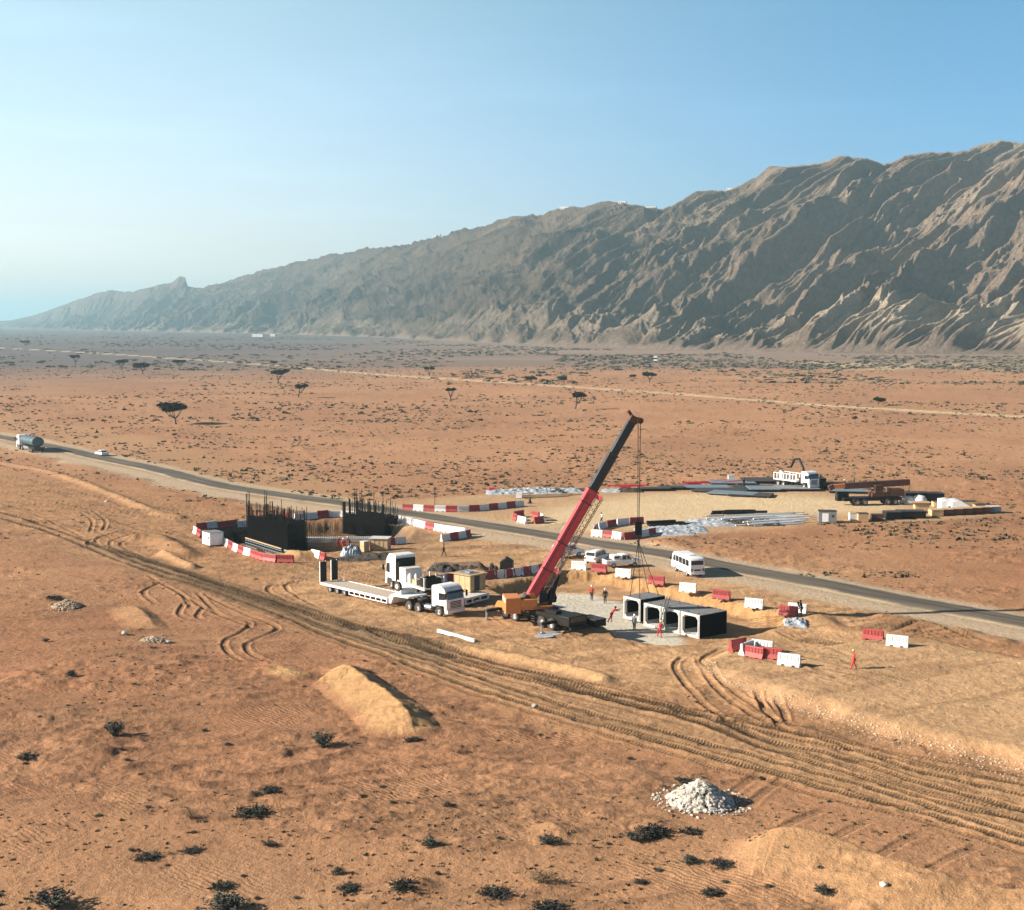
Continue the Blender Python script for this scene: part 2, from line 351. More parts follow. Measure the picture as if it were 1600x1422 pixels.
main = [
 [(-400, 700), (0, 810), (62, 827), (128, 852), (200, 883), (312, 917), (437, 962), (500, 989), (600, 1024), (712, 1065), (825, 1100), (919, 1129), (1012, 1153), (1106, 1181), (1200, 1205), (1310, 1238), (1420, 1264), (1530, 1297), (1600, 1319), (1800, 1380)],
 [(-400, 690), (0, 800), (41, 813), (134, 845), (210, 878), (320, 912), (440, 952), (500, 976), (600, 1009), (694, 1040), (825, 1084), (938, 1119), (1050, 1147), (1162, 1177), (1200, 1188), (1347, 1228), (1494, 1274), (1600, 1307), (1800, 1368)],
 [(134, 848), (215, 874), (330, 907), (450, 944), (520, 968), (600, 996), (750, 1044), (862, 1072), (975, 1100), (1088, 1129), (1200, 1171), (1347, 1215), (1457, 1252), (1600, 1285), (1800, 1340)],
 [(160, 852), (281, 892), (375, 922), (500, 962), (600, 986), (750, 1031), (862, 1057), (975, 1087), (1088, 1115), (1200, 1156), (1310, 1182), (1420, 1219), (1600, 1267), (1800, 1320)],
 [(187, 862), (300, 900), (400, 934), (520, 973), (620, 1003), (760, 1040), (900, 1078), (1000, 1102), (1088, 1120), (1200, 1137), (1310, 1164), (1420, 1201), (1600, 1243), (1800, 1290)],
 [(870, 1065), (1000, 1095), (1100, 1122), (1240, 1155), (1420, 1192), (1512, 1212), (1600, 1228), (1800, 1270)],
]
haul = poly_mask([(128, 846), (200, 862), (300, 893), (400, 926), (520, 962), (640, 995), (760, 1030), (900, 1063), (1080, 1108), (1240, 1145), (1600, 1222), (1900, 1290), (1900, 1420), (1600, 1322), (1300, 1240), (1000, 1156), (820, 1104), (600, 1028), (400, 952), (200, 886)], 2, 6, 6)
col = blend(col, haul, C(.42, .245, .125) * (.85 + .3 * n2), .6)
hleft = poly_mask([(128, 846), (300, 893), (520, 962), (700, 1012), (700, 1045), (500, 985), (300, 915), (128, 855)], 2, 10, 6)
col = blend(col, hleft, C(.215, .14, .08), .75)
for i, t in enumerate(main): track(t, w=[.62, .60, .62, .66, .6, .5][i], depth=.15, dark=[.98, .95, .85, .85, .75, .6][i])
for dy, k in ((9, 0), (9, 1), (-8, 2), (9, 3), (-9, 4), (-8, 5), (8, 5)):
    track([(x, y + dy * (x / 1000.0 + .15)) for x, y in main[k] if x > 150], w=.42, depth=.05, dark=.40, tread=.7)
for t in ([(0, 786), (60, 806), (134, 842)], [(125, 800), (144, 814), (141, 832)], [(144, 797), (165, 814), (161, 830)],
          [(200, 828), (156, 839), (152, 849), (175, 862), (219, 880)], [(219, 830), (178, 844), (174, 853), (200, 868), (240, 884)], [(240, 832), (195, 846), (192, 855), (230, 873)],
          [(185, 832), (145, 843), (138, 852), (160, 865), (200, 884)],
          [(487, 905), (447, 914), (462, 930), (500, 949)], [(470, 908), (420, 918), (436, 934), (480, 950)],
          [(306, 927), (340, 960), (391, 978), (352, 1002), (356, 1018), (385, 1036)], [(316, 930), (380, 960), (428, 978), (430, 988), (388, 1005), (392, 1020), (437, 1040)],
          [(230, 900), (285, 935), (340, 962), (400, 985)], [(255, 912), (225, 930), (245, 950)], [(260, 918), (285, 935), (300, 955)], [(290, 945), (280, 962), (300, 972)], [(320, 950), (308, 966), (325, 974)],
          [(1072, 1024), (1055, 1038), (1064, 1060), (1094, 1094), (1131, 1124), (1165, 1142)], [(1095, 1028), (1092, 1036), (1112, 1068), (1150, 1101), (1195, 1128), (1245, 1143)],
          [(1130, 1012), (1098, 1032), (1118, 1060), (1160, 1090), (1200, 1118), (1226, 1140)], [(1180, 1080), (1190, 1100), (1196, 1115)], [(1210, 1090), (1224, 1112), (1230, 1130)],
          [(1185, 1095), (1205, 1120), (1220, 1136)]):
    track(t, w=.55, depth=.09, dark=.42, tread=.35, c=C(.19, .11, .055), berm=.9)
for t in ([(1410, 990), (1480, 985), (1540, 1000)], [(1390, 985), (1450, 975), (1500, 992)], [(1370, 1000), (1440, 995), (1520, 1018)]):
    for k in range(3): track([(x + k * 14, y + k * 5) for x, y in t], w=.5, depth=.12, dark=.45, tread=.3, c=C(.2, .12, .06))
for k in range(7):
    y0 = 955 + k * 5; track([(1250 + k * 22, y0 + 5), (1320 + k * 14, y0 - 2), (1390 + k * 8, y0 - 12), (1480, 935 + k * 3)], w=.45, depth=.07, dark=.38, tread=.2)
for k in range(6):
    track([(1210 + k * 16, 985 + k * 3), (1235 + k * 22, 997 + k * 3), (1270 + k * 24, 1005 + k * 3), (1310 + k * 20, 1003 + k)], w=.45, depth=.08, dark=.5, tread=.2)
for k in range(6):
    track([(838 + k * 7, 836 + k), (846 + k * 6, 824), (872 + k * 4, 818), (905, 816 - k)], w=.5, depth=.05, dark=.3, tread=0)
rt = random.Random(4)
for k in range(45):                                # faint old wheel marks through the disturbed ground
    x = rt.uniform(420, 1300); y = np.interp(x, [420, 700, 1000, 1300], [905, 970, 1015, 1040]) + rt.uniform(-28, 22); l = rt.uniform(60, 200); b = rt.uniform(-12, 12)
    track([(x, y), (x + l * .5, y + l * .5 * rt.uniform(.10, .30) + b), (x + l, y + l * rt.uniform(.12, .3))], w=rt.uniform(.4, .6), depth=.05, dark=rt.uniform(.15, .4), tread=0)
for k in range(75):
    x = rt.uniform(-50, 560); y = np.interp(x, [0, 600], [740, 845]) + rt.uniform(0, 62); l = rt.uniform(60, 240)
    track([(x, y), (x + l * .5, y + l * .5 * rt.uniform(.1, .3)), (x + l, y + l * rt.uniform(.12, .3))], w=.45, depth=.06, dark=rt.uniform(.15, .45), tread=0)
for (x, y, dx, dy) in ((1200, 1200, -70, 45), (1235, 1210, -70, 48), (1450, 1300, -90, 48), (1540, 1320, -110, 60), (1300, 1260, -120, 60), (1370, 1280, -110, 60)):
    track([(x, y), (x + dx * .5, y + dy * .4), (x + dx, y + dy)], w=.7, depth=.07, dark=.3, tread=.3)
for k in range(9):                                # scraped furrows beside the big dune
    track([(560 + k * 17, 1043 + k * 9), (600 + k * 17, 1047 + k * 10), (650 + k * 18, 1040 + k * 11)], w=.5, depth=.10, dark=.2, tread=0)
for k in range(13):
    q = main[rt.randrange(5)]; dy = rt.uniform(-10, 10); i0 = rt.randrange(2, 8); sl_ = q[i0:i0 + rt.randrange(5, 10)]
    if len(sl_) > 3: track([(x, y + dy * (x / 1100.0 + .2) + rt.uniform(-1, 1)) for x, y in sl_], w=rt.uniform(.22, .42), depth=.04, dark=rt.uniform(.2, .5), tread=rt.choice([0, .5, .8]))
# far desert track
def strip(pts, w, c, amt=.95, edge=.4, nz=.25, flat=1.0, z=None):
    global col
    rs, cs, off, s, L = stroke(pts, w * 1.5, 4.0)
    a = np.abs(off) * (1 + nz * (fbm(s / 8, off * 0 + w, 3, 5) - .5)); k = sstep(w * .5 * (1 + edge), w * .5 * (1 - edge), a)
    col[rs, cs] = col[rs, cs] * (1 - (k * amt)[..., None]) + c * (k * amt)[..., None]
    Z[rs, cs] *= (1 - k * flat)
strip([(-300, 530), (0, 544), (150, 552), (300, 562), (440, 572), (560, 583), (700, 592), (800, 599), (1000, 612), (1200, 627), (1400, 640), (1600, 652), (1900, 668)], 9, C(.62, .46, .28), .9)
strip([(-300, 640), (0, 662), (150, 684), (330, 728), (520, 775), (640, 800)], 20, C(.44, .26, .135), .5)
road_px = [(-400, 612), (0, 683), (150, 714), (250, 735), (350, 760), (500, 782), (600, 796.5), (731, 817), (862, 838), (1049, 868), (1110, 881), (1280, 912), (1400, 936), (1600, 973), (1900, 1030)]
sh = [(x, y + 12 + .004 * x) for x, y in road_px]
strip(sh, 6.0, C(.52, .39, .26), .85, .45, 1.0)
strip([(x, y - 6) for x, y in road_px], 5, C(.56, .41, .26), .9, .4)
strip(road_px, 10, C(.4, .3, .2), .6, .3)
col = np.clip(col * (.93 + .14 * n3), .01, .9)
slabm = M_slab * (M_pitr > .75); col = blend(col, slabm, C(.60, .53, .42) * (.85 + .3 * n2)); 
Zslab = -dR + .02; Z = Z * (1 - slabm) + Zslab * slabm
Zg = Z
def gz(x, y):
    r = np.interp(y, YR, np.arange(NR)); c = np.interp(x / y, AC, np.arange(NC)); i = int(min(r, NR - 2)); j = int(min(c, NC - 2)); fr = r - i; fc = c - j
    return float((Zg[i, j] * (1 - fc) + Zg[i, j + 1] * fc) * (1 - fr) + (Zg[i + 1, j] * (1 - fc) + Zg[i + 1, j + 1] * fc) * fr)
def GZ(px, py):
    "ground point seen at this spot, with the relief taken into account"
    p = G(px, py)
    for _ in range(4): p = G(px, py, gz(p.x, p.y))
    return p
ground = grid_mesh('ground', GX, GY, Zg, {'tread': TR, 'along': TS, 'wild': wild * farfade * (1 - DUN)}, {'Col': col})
ground['kind'] = 'structure'
t = NT('desert_sand'); A = t.attr('Col'); geo = t.n('ShaderNodeNewGeometry'); P = geo.outputs['Position']
nf = t.noise(9.0, P, 4, .65); nm = t.noise(1.6, P, 4, .6); wv = t.n('ShaderNodeTexWave'); wv.wave_type = 'BANDS'; wv.bands_direction = 'DIAGONAL'
wv.inputs['Scale'].default_value = 1.1; wv.inputs['Distortion'].default_value = 9.0; wv.inputs['Detail'].default_value = 2.0; wv.inputs['Detail Scale'].default_value = .5; t.l(P, wv.inputs['Vector'])
tr = t.attr('tread').outputs['Fac']; al = t.attr('along').outputs['Fac']
sn = t.math('SINE', t.math('MULTIPLY', al, 2 * math.pi / .32)); rib = t.math('MULTIPLY', t.math('MULTIPLY', sn, tr), 1.0)
fine = t.remap(nf, .3, .7, .74, 1.22); c1 = t.mix(1.0, A.outputs['Color'], fine, 'MULTIPLY')
c1 = t.mix(1.0, c1, t.remap(nm, .3, .7, .86, 1.12), 'MULTIPLY')
c1 = t.mix(1.0, c1, t.remap(rib, -1, 1, .68, 1.32), 'MULTIPLY')  # tread shading put into the colour: hollows darker, crests lighter
t.l(c1, t.bs.inputs['Base Color']); t.bs.inputs['Roughness'].default_value = .95; t.bs.inputs['Specular IOR Level'].default_value = .1
rip = t.math('MULTIPLY', t.math('MULTIPLY', wv.outputs['Fac'], t.attr('wild').outputs['Fac']), t.remap(t.noise(.07, P, 2), .52, .66, 0, .22))
hgt = t.math('ADD', t.math('ADD', t.math('MULTIPLY', nf, .55), t.math('MULTIPLY', nm, 1.2)), t.math('ADD', rip, t.math('MULTIPLY', rib, .22)))
t.l(t.bump(hgt, .14, 1.0), t.bs.inputs['Normal'])
ground.data.materials.append(t.m)

# ------------------------------------------------------------------ paved road: a thin sheet riding on the ground
def ribbon(name, pts, w, z, mat, step=3.0, z0=None):
    P = spline([G(x, y) for x, y in pts], step); T = np.gradient(P, axis=0); T /= np.linalg.norm(T, axis=1)[:, None]; N = np.stack([T[:, 1], -T[:, 0]], 1)
    offs = np.linspace(-w / 2, w / 2, 9); X = P[:, 0][:, None] + N[:, 0][:, None] * offs; Y = P[:, 1][:, None] + N[:, 1][:, None] * offs
    Zr = np.full(X.shape, z) - .14 * (np.abs(offs)[None, :] > w * .49)
    s = np.concatenate([[0], np.cumsum(np.linalg.norm(np.diff(P, axis=0), axis=1))])
    o = grid_mesh(name, X, Y, Zr, {'across': np.repeat(offs[None, :], len(P), 0), 'along': np.repeat(s[:, None], 9, 1)}); o['kind'] = 'structure'; o.data.materials.append(mat); return o
t = NT('sandy_asphalt'); geo = t.n('ShaderNodeNewGeometry'); P = geo.outputs['Position']; ac = t.attr('across').outputs['Fac']; al = t.attr('along').outputs['Fac']
cb = t.n('ShaderNodeCombineXYZ'); t.l(t.math('MULTIPLY', ac, .8), cb.inputs[0]); t.l(t.math('MULTIPLY', al, .03), cb.inputs[1]); ns = t.noise(1.2, cb.outputs[0], 5, .65)
a = t.mix(t.remap(ns, .42, .66), (.078, .068, .055, 1), (.21, .16, .11, 1)); edge = t.remap(t.math('ADD', t.math('ABSOLUTE', ac), t.math('MULTIPLY', t.noise(.16, P, 6, .7), 2.6)), 3.3, 4.3)
a = t.mix(edge, a, (.46, .34, .22, 1)); a = t.mix(1.0, a, t.remap(t.noise(6, P, 3), .3, .7, .85, 1.15), 'MULTIPLY')
wh = t.remap(t.math('ABSOLUTE', t.math('SUBTRACT', t.math('ABSOLUTE', ac), .95)), .25, .75, .35, 0); a = t.mix(wh, a, (.11, .09, .07, 1))
t.l(a, t.bs.inputs['Base Color']); t.bs.inputs['Roughness'].default_value = .9; t.bs.inputs['Specular IOR Level'].default_value = .2
road = ribbon('road', road_px, 6.6, .10, t.m)
# ------------------------------------------------------------------ mountain range
skyl = np.array([(-2600, 503.5), (-300, 503.2), (-60, 503), (20, 501), (60, 492), (100, 478), (150, 460), (175, 454), (210, 457), (245, 448), (270, 442), (284, 433), (293, 434), (297, 449), (315, 450), (322, 449), (360, 440), (410, 425), (460, 412), (500, 404), (560, 393), (620, 384), (690, 372), (740, 358), (800, 344), (860, 332), (930, 322), (970, 319), (1000, 326), (1030, 326), (1060, 315), (1085, 304), (1130, 298), (1150, 296), (1180, 278), (1195, 266), (1240, 262), (1290, 258), (1315, 250), (1350, 254), (1370, 259), (1400, 253), (1450, 247), (1500, 243), (1530, 233), (1550, 227), (1580, 228), (1600, 230), (1700, 215), (1900, 195), (2300, 180), (3000, 230), (4200, 330), (6000, 460)], float)
basel = np.array([(-2600, 509), (-300, 510), (20, 513), (200, 517), (300, 519), (400, 521), (600, 527.5), (800, 538), (1000, 545), (1200, 551), (1400, 553), (1600, 554), (2000, 557), (3000, 562), (6000, 570)], float)
mpx = np.concatenate([np.linspace(-400, -20, 60), np.arange(-20, 1640, 1.45), np.linspace(1641, 2300, 260), np.linspace(2310, 5200, 200)])
Db = np.array([ray(800, v)[1] * (-HC) / ray(800, v)[2] for v in np.interp(mpx, basel[:, 0], basel[:, 1])])
def smo(v_, n_):
    k_ = np.hanning(2 * n_ + 1); k_ /= k_.sum(); return np.convolve(np.pad(v_, n_, mode='edge'), k_, 'valid')
Db = smo(Db, 130)
a = (mpx - 800) / FP
Wd = np.interp(mpx, [-400, 200, 400, 800, 1200, 1600, 5200], [1600, 1600, 1350, 1150, 1050, 1000, 1000])
Hr = HC + (503 - np.interp(mpx, skyl[:, 0], skyl[:, 1])) / FP * (Db + Wd)
Hr = np.maximum(Hr, 2)
S = np.concatenate([[0], np.cumsum(np.hypot(np.diff(a * Db), np.diff(Db) * .55))])
S = S - S[-1]
tt = np.concatenate([np.linspace(0, 1, 620) ** 1.25, np.linspace(1, 1.8, 60)[1:]])
T = tt[:, None] * Wd[None, :]
MX = a[None, :] * (Db[None, :] + T); MY = Db[None, :] + T
sk_ = 503 - np.interp(mpx, [-400, 100, 400, 800, 1200, 1600, 2300, 5200], [500, 478, 428, 345, 280, 230, 200, 180])
sk_ = smo(sk_, 200); hpx = (T / Wd[None, :]) * sk_[None, :]
U0 = np.interp((mpx[None, :] - 2.2 * hpx).ravel(), mpx, S, left=None).reshape(T.shape) + np.minimum(mpx[None, :] - 2.2 * hpx + 400, 0) * 2.0
sc = (np.interp(mpx, [-400, 300, 900, 1600], [1.9, 1.7, 1.2, 1.0]))[None, :]
rel = tt[:, None] + 0 * U0
wx = (fbm(U0 / 300, T / 420, 4, 201) - .5) * 90 + (fbm(U0 / 50, T / 260, 3, 203) - .5) * 14
u = U0 + wx
v = T + (fbm(U0 / 200, T / 200, 3, 207) - .5) * 160
def rmf(u, v, lu, lv, oct, seed, gain=.52, lac=2.1):
    s = 0.; am = 1.; w = 1.; tot = 0.
    for o in range(oct):
        r = ridged(u / lu, v / lv, seed + o * 31); r = r ** 1.5
        s = s + am * r * w; tot += am; w = np.clip(r * 1.6, .25, 1); am *= gain; lu /= lac; lv /= lac * .93; u = u + 11.3; v = v + 5.9
    return s / tot
big = rmf(u, v, 190, 2200, 3, 301, .5)
mid = rmf(u + .05 * v, v, 60, 760, 4, 341, .55)
gul = 1 - rmf(u - .03 * v, v, 42, 900, 4, 361, .58)
fin2 = rmf(u + .1 * v, v, 8, 34, 3, 391, .6)
fin = rmf(u * 1.0 + .12 * v, v, 17, 100, 4, 381, .6)
cross = rmf(U0 + .5 * T, T - .3 * U0, 150, 130, 4, 421, .55)
env = sstep(0, .30, rel) * (1 - .72 * sstep(.55, 1.0, rel)) * np.clip(Hr[None, :] / 230, .15, 1.15)
env2 = (.45 + .55 * sstep(0, .35, rel)) * sstep(0, .05, rel) * (1 - .55 * sstep(.8, 1.0, rel)) * np.clip(Hr[None, :] / 200, .2, 1.1)
prof = np.where(rel <= 1, .60 * rel + .40 * sstep(.12, .95, rel), 1 - (rel - 1) * .9)
Hm = np.min(np.stack([np.roll(Hr, k) for k in range(-110, 111, 5)]), 0); Hm[:120] = Hr[:120]; Hm[-120:] = Hr[-120:]
Hs = np.convolve(np.pad(Hm, 110, mode='edge'), np.hanning(221) / np.hanning(221).sum(), 'valid')
wgt = sstep(.7, 1.0, rel)
MZ = (Hs[None, :] * (1 - wgt) + Hr[None, :] * wgt) * np.clip(prof, 0, 1)
MZ = MZ + env * (80 * (big - .52) + 14 * (cross - .5)) + env2 * (40 * (mid - .5) + 16 * (fin - .5) + 66 * (gul - .5))
# low pale foothills in front on the right
fh = np.interp(mpx, [600, 850, 1000, 1200, 1300, 1600, 2200], [0, 12, 18, 14, 26, 44, 44])[None, :]
fmask = np.exp(-((T - 130 - 30 * (fbm(S / 120, S * 0, 2, 9)[None, :])) / 90) ** 2); lowr_ = fh * fmask * (.45 + .9 * rmf(u + .05 * v, v, 46, 150, 4, 461))
MZ = MZ + lowr_ * 1.0
MZ = MZ - 3 * (1 - sstep(0, .02, rel))
tgt = Hr[None, :]; k = sstep(.9, 1.0, rel) * (rel <= 1.15); rough = ((fbm(S[None, :] / 34 + 0 * T, T * 0, 5, 501, .62) - .5) * 17 + (ridged(S[None, :] / 55 + 0 * T, T * 0, 503) - .5) * 6) * np.clip(Hr[None, :] / 250, .2, 1)
MZ = MZ * (1 - k) + (tgt * np.where(rel <= 1, 1, prof) + rough) * k
# keep the skyline: nothing before the crest may rise above its sight line
lim = HC + (Hr[None, :] + rough - HC) / (Db[None, :] + Wd[None, :]) * MY; over = MZ - lim * .995; MZ = np.where((over > 0) & (rel < 1), lim * .995 - over * .15, MZ)
strat = fbm((U0 * .5 + T) / 90, MZ / 26, 4, 601)[..., None]; pt = fbm(U0 / 150, T / 110, 4, 611)[..., None]
mc = C(.176, .120, .086) * (1 - pt) + C(.335, .238, .166) * pt
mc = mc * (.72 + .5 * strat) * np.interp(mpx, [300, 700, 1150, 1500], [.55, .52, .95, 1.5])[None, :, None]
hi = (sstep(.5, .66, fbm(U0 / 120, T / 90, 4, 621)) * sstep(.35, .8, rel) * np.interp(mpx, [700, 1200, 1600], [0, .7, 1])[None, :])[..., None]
mc = mc * (1 - hi * .8) + C(.50, .38, .26) * hi * .8  # pale patches painted in for sunlit parts of the upper slopes
fp = (sstep(.25, .7, fmask) * np.interp(mpx, [700, 1200, 1300], [.25, .45, 1])[None, :])[..., None]; mc = mc * (1 - fp) + C(.62, .48, .34) * (.7 + .55 * strat) * fp
ap = (1 - sstep(0, .05, rel))[..., None]; mc = mc * (1 - ap) + C(.30, .215, .16) * ap
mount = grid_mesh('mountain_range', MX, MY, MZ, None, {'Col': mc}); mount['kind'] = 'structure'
t = NT('weathered_rock'); A = t.attr('Col'); P = t.n('ShaderNodeNewGeometry').outputs['Position']
n_ = t.noise(.12, P, 6, .7); t.l(t.mix(1.0, A.outputs['Color'], t.remap(n_, .3, .7, .72, 1.28), 'MULTIPLY'), t.bs.inputs['Base Color'])
t.l(t.bump(t.noise(.06, P, 9, .78), 20.0, 1.0), t.bs.inputs['Normal']); t.bs.inputs['Roughness'].default_value = .95; t.bs.inputs['Specular IOR Level'].default_value = .1
mount.data.materials.append(t.m)

# ------------------------------------------------------------------ haze
def haze_box(x0, x1, y0, y1, z0, z1, dens):
    vs_ = [(x, y, z) for z in (z0, z1) for y in (y0, y1) for x in (x0, x1)]
    fs = [(0, 2, 3, 1), (4, 5, 7, 6), (0, 1, 5, 4), (2, 6, 7, 3), (0, 4, 6, 2), (1, 3, 7, 5)]
    me = bpy.data.meshes.new('haze'); me.from_pydata(vs_, [], fs); o = bpy.data.objects.new('haze', me); COL.objects.link(o); o['kind'] = 'stuff'
    m = bpy.data.materials.new('haze_air'); m.use_nodes = True; m.node_tree.nodes.clear()
    out = m.node_tree.nodes.new('ShaderNodeOutputMaterial'); pv = m.node_tree.nodes.new('ShaderNodeVolumePrincipled')
    pv.inputs['Density'].default_value = dens; pv.inputs['Color'].default_value = (.50, .77, .88, 1); pv.inputs['Anisotropy'].default_value = .25
    m.node_tree.links.new(pv.outputs[0], out.inputs['Volume']); me.materials.append(m)
HZ = float(max(MZ.max(), 60)) + 15
gy1 = float(YR.max()); gx1 = float(max(abs(GX.min()), abs(GX.max())))
haze_box(-gx1 - 100, gx1 + 100, -200, gy1 + 100, float(min(Zg.min(), MZ.min(), 0)) - 1, HZ, .00011)
# ------------------------------------------------------------------ mesh writer
class MB:
    def __init__(s): s.v = []; s.f = []
    def add(s, v, f, M=None):
        o = len(s.v); s.v += [tuple(M @ Vector(p)) if M is not None else tuple(p) for p in v]; s.f += [tuple(i + o for i in q) for q in f]; return s
    def bx(s, x0, x1, y0, y1, z0, z1, M=None):
        return s.add([(x, y, z) for z in (z0, z1) for y in (y0, y1) for x in (x0, x1)], [(0, 2, 3, 1), (4, 5, 7, 6), (0, 1, 5, 4), (2, 6, 7, 3), (0, 4, 6, 2), (1, 3, 7, 5)], M)
    def prism(s, prof, y0, y1, M=None, in0=0.0):
        n = len(prof); cx = sum(p[0] for p in prof) / n; cz = sum(p[1] for p in prof) / n
        v = [(x, y0, z) for x, z in prof] + [(x, y1, z) for x, z in prof]
        return s.add(v, [tuple(range(n)), tuple(reversed(range(n, 2 * n)))] + [(i, i + n, (i + 1) % n + n, (i + 1) % n) for i in range(n)], M)
    def prz(s, prof, z0, z1, M=None):
        n = len(prof); v = [(x, y, z0) for x, y in prof] + [(x, y, z1) for x, y in prof]
        return s.add(v, [tuple(reversed(range(n))), tuple(range(n, 2 * n))] + [(i, (i + 1) % n, (i + 1) % n + n, i + n) for i in range(n)], M)
    def cyl(s, p, q, r, r1=None, n=12, M=None):
        p = Vector(p); q = Vector(q); r1 = r if r1 is None else r1; d = (q - p).normalized(); a = d.orthogonal().normalized(); b = d.cross(a)
        v = []
        for c, rr in ((p, r), (q, r1)):
            for k in range(n): t = 2 * math.pi * k / n; v.append(c + (a * math.cos(t) + b * math.sin(t)) * rr)
        return s.add(v, [tuple(reversed(range(n))), tuple(range(n, 2 * n))] + [(k, (k + 1) % n, (k + 1) % n + n, k + n) for k in range(n)], M)
    def tube(s, path, r, n=6, M=None):
        for a, b in zip(path[:-1], path[1:]): s.cyl(a, b, r, None, n, M)
        return s
    def beam(s, p, q, w, h, up=(0, 0, 1), w1=None, h1=None, M=None):
        p = Vector(p); q = Vector(q); d = (q - p).normalized(); u = Vector(up); x = d.cross(u).normalized(); z = x.cross(d).normalized(); w1 = w if w1 is None else w1; h1 = h if h1 is None else h1
        v = []
        for c, ww, hh in ((p, w, h), (q, w1, h1)):
            for sx, sz in ((-1, -1), (1, -1), (1, 1), (-1, 1)): v.append(c + x * sx * ww / 2 + z * sz * hh / 2)
        return s.add(v, [(3, 2, 1, 0), (4, 5, 6, 7), (0, 1, 5, 4), (1, 2, 6, 5), (2, 3, 7, 6), (3, 0, 4, 7)], M)
    def lathe(s, prof, n=20, M=None, axis='y'):
        "profile [(r, t)] turned about the axis"
        o = len(prof); v = []
        for k in range(n):
            a = 2 * math.pi * k / n
            for r, t_ in prof:
                v.append((r * math.cos(a), t_, r * math.sin(a)) if axis == 'y' else ((r * math.cos(a), r * math.sin(a), t_) if axis == 'z' else (t_, r * math.cos(a), r * math.sin(a))))
        f = [(k * o + i, k * o + i + 1, ((k + 1) % n) * o + i + 1, ((k + 1) % n) * o + i) for k in range(n) for i in range(o - 1)]
        return s.add(v, f, M)
    def build(s, name, m, parent=None, bevel=0.0, smooth=False, seg=2):
        me = bpy.data.meshes.new(name); me.from_pydata(s.v, [], s.f); me.update()
        import bmesh as _b
        bm = _b.new(); bm.from_mesh(me); _b.ops.recalc_face_normals(bm, faces=bm.faces); bm.to_mesh(me); bm.free()
        o = bpy.data.objects.new(name, me); COL.objects.link(o); me.materials.append(m)
        if parent is not None: o.parent = parent
        if bevel > 0:
            b = o.modifiers.new('Bevel', 'BEVEL'); b.width = bevel; b.segments = seg; b.limit_method = 'ANGLE'; b.angle_limit = R(35); b.harden_normals = False
        if smooth or bevel > 0:
            me.polygons.foreach_set('use_smooth', [True] * len(me.polygons))
            if hasattr(me, 'set_sharp_from_angle'): me.set_sharp_from_angle(angle=R(38))
        return o
def thing(name, label, cat, loc=(0, 0, 0), rz=0.0, group=None):
    o = bpy.data.objects.new(name, None); COL.objects.link(o); o.empty_display_size = .2
    o.location = loc; o.rotation_euler = (0, 0, rz); return props(o, label, cat, group)
KIDS = {}
def clone(root, loc=None, rz=None, label=None, group=None, scale=None, mats=None):
    def rec(o, par):
        c = o.copy(); COL.objects.link(c)
        if par is not None: c.parent = par
        for ch in KIDS[root.name].get(o.name, []): rec(ch, c)
        return c
    if root.name not in KIDS:
        d = {}
        for o in COL.objects:
            if o.parent: d.setdefault(o.parent.name, []).append(o)
        KIDS[root.name] = d
    c = rec(root, None)
    if loc is not None: c.location = loc
    if rz is not None: c.rotation_euler = (0, 0, rz)
    if label: c['label'] = label
    if group: c['group'] = group
    if scale: c.scale = scale
    return c
def put(root, A, B, xa, xb, yl, z=None, sc=1.0, rz=None):
    "seat a thing: its local spots (xa,yl),(xb,yl) go over the ground spots A,B"
    if xa > xb: A, B, xa, xb = B, A, xb, xa
    xa *= sc; xb *= sc; yl *= sc; root.scale = (sc, sc, sc)
    a = GZ(*A) if z is None else G(A[0], A[1], z); b = GZ(*B) if z is None else G(B[0], B[1], z)
    ang = math.atan2(b.y - a.y, b.x - a.x); d = math.hypot(b.x - a.x, b.y - a.y)
    if rz is not None: ang = R(rz)
    mid = (a + b) / 2; xm = (xa + xb) / 2; c, s = math.cos(ang), math.sin(ang)
    x, y = mid.x - (xm * c - yl * s), mid.y - (xm * s + yl * c)
    root.location = (x, y, gz(x, y) if z is None else z); root.rotation_euler = (0, 0, ang)
    print('PUT', root.name, 'span', round(d, 2), 'model', round(abs(xb - xa), 2), 'heading', round(math.degrees(ang), 1)); return root

def mat(name, c, rough=.6, metal=0.0, dust=.25, var=.12, scale=3.0, dustc=(.42, .26, .14), spec=.5, bump=0.0, bscale=20.0):
    t = NT(name); tc = t.n('ShaderNodeTexCoord').outputs['Object']; P = t.n('ShaderNodeNewGeometry')
    n1 = t.noise(scale, tc, 4, .6); a = t.mix(1.0, (*c, 1), t.remap(n1, .3, .7, 1 - var, 1 + var), 'MULTIPLY')
    if dust > 0:
        sp = t.n('ShaderNodeSeparateXYZ'); t.l(P.outputs['Normal'], sp.inputs[0])
        k = t.math('MULTIPLY', t.remap(t.noise(scale * 1.7, tc, 5, .7), .38, .72), dust); k = t.math('MULTIPLY', k, t.remap(sp.outputs[2], -.2, 1, .6, 1.6))
        a = t.mix(k, a, (*dustc, 1))
    t.l(a, t.bs.inputs['Base Color']); t.bs.inputs['Roughness'].default_value = rough; t.bs.inputs['Metallic'].default_value = metal; t.bs.inputs['Specular IOR Level'].default_value = spec
    if bump > 0: t.l(t.bump(t.noise(bscale, tc, 4, .6), bump, 1.0), t.bs.inputs['Normal'])
    return t.m
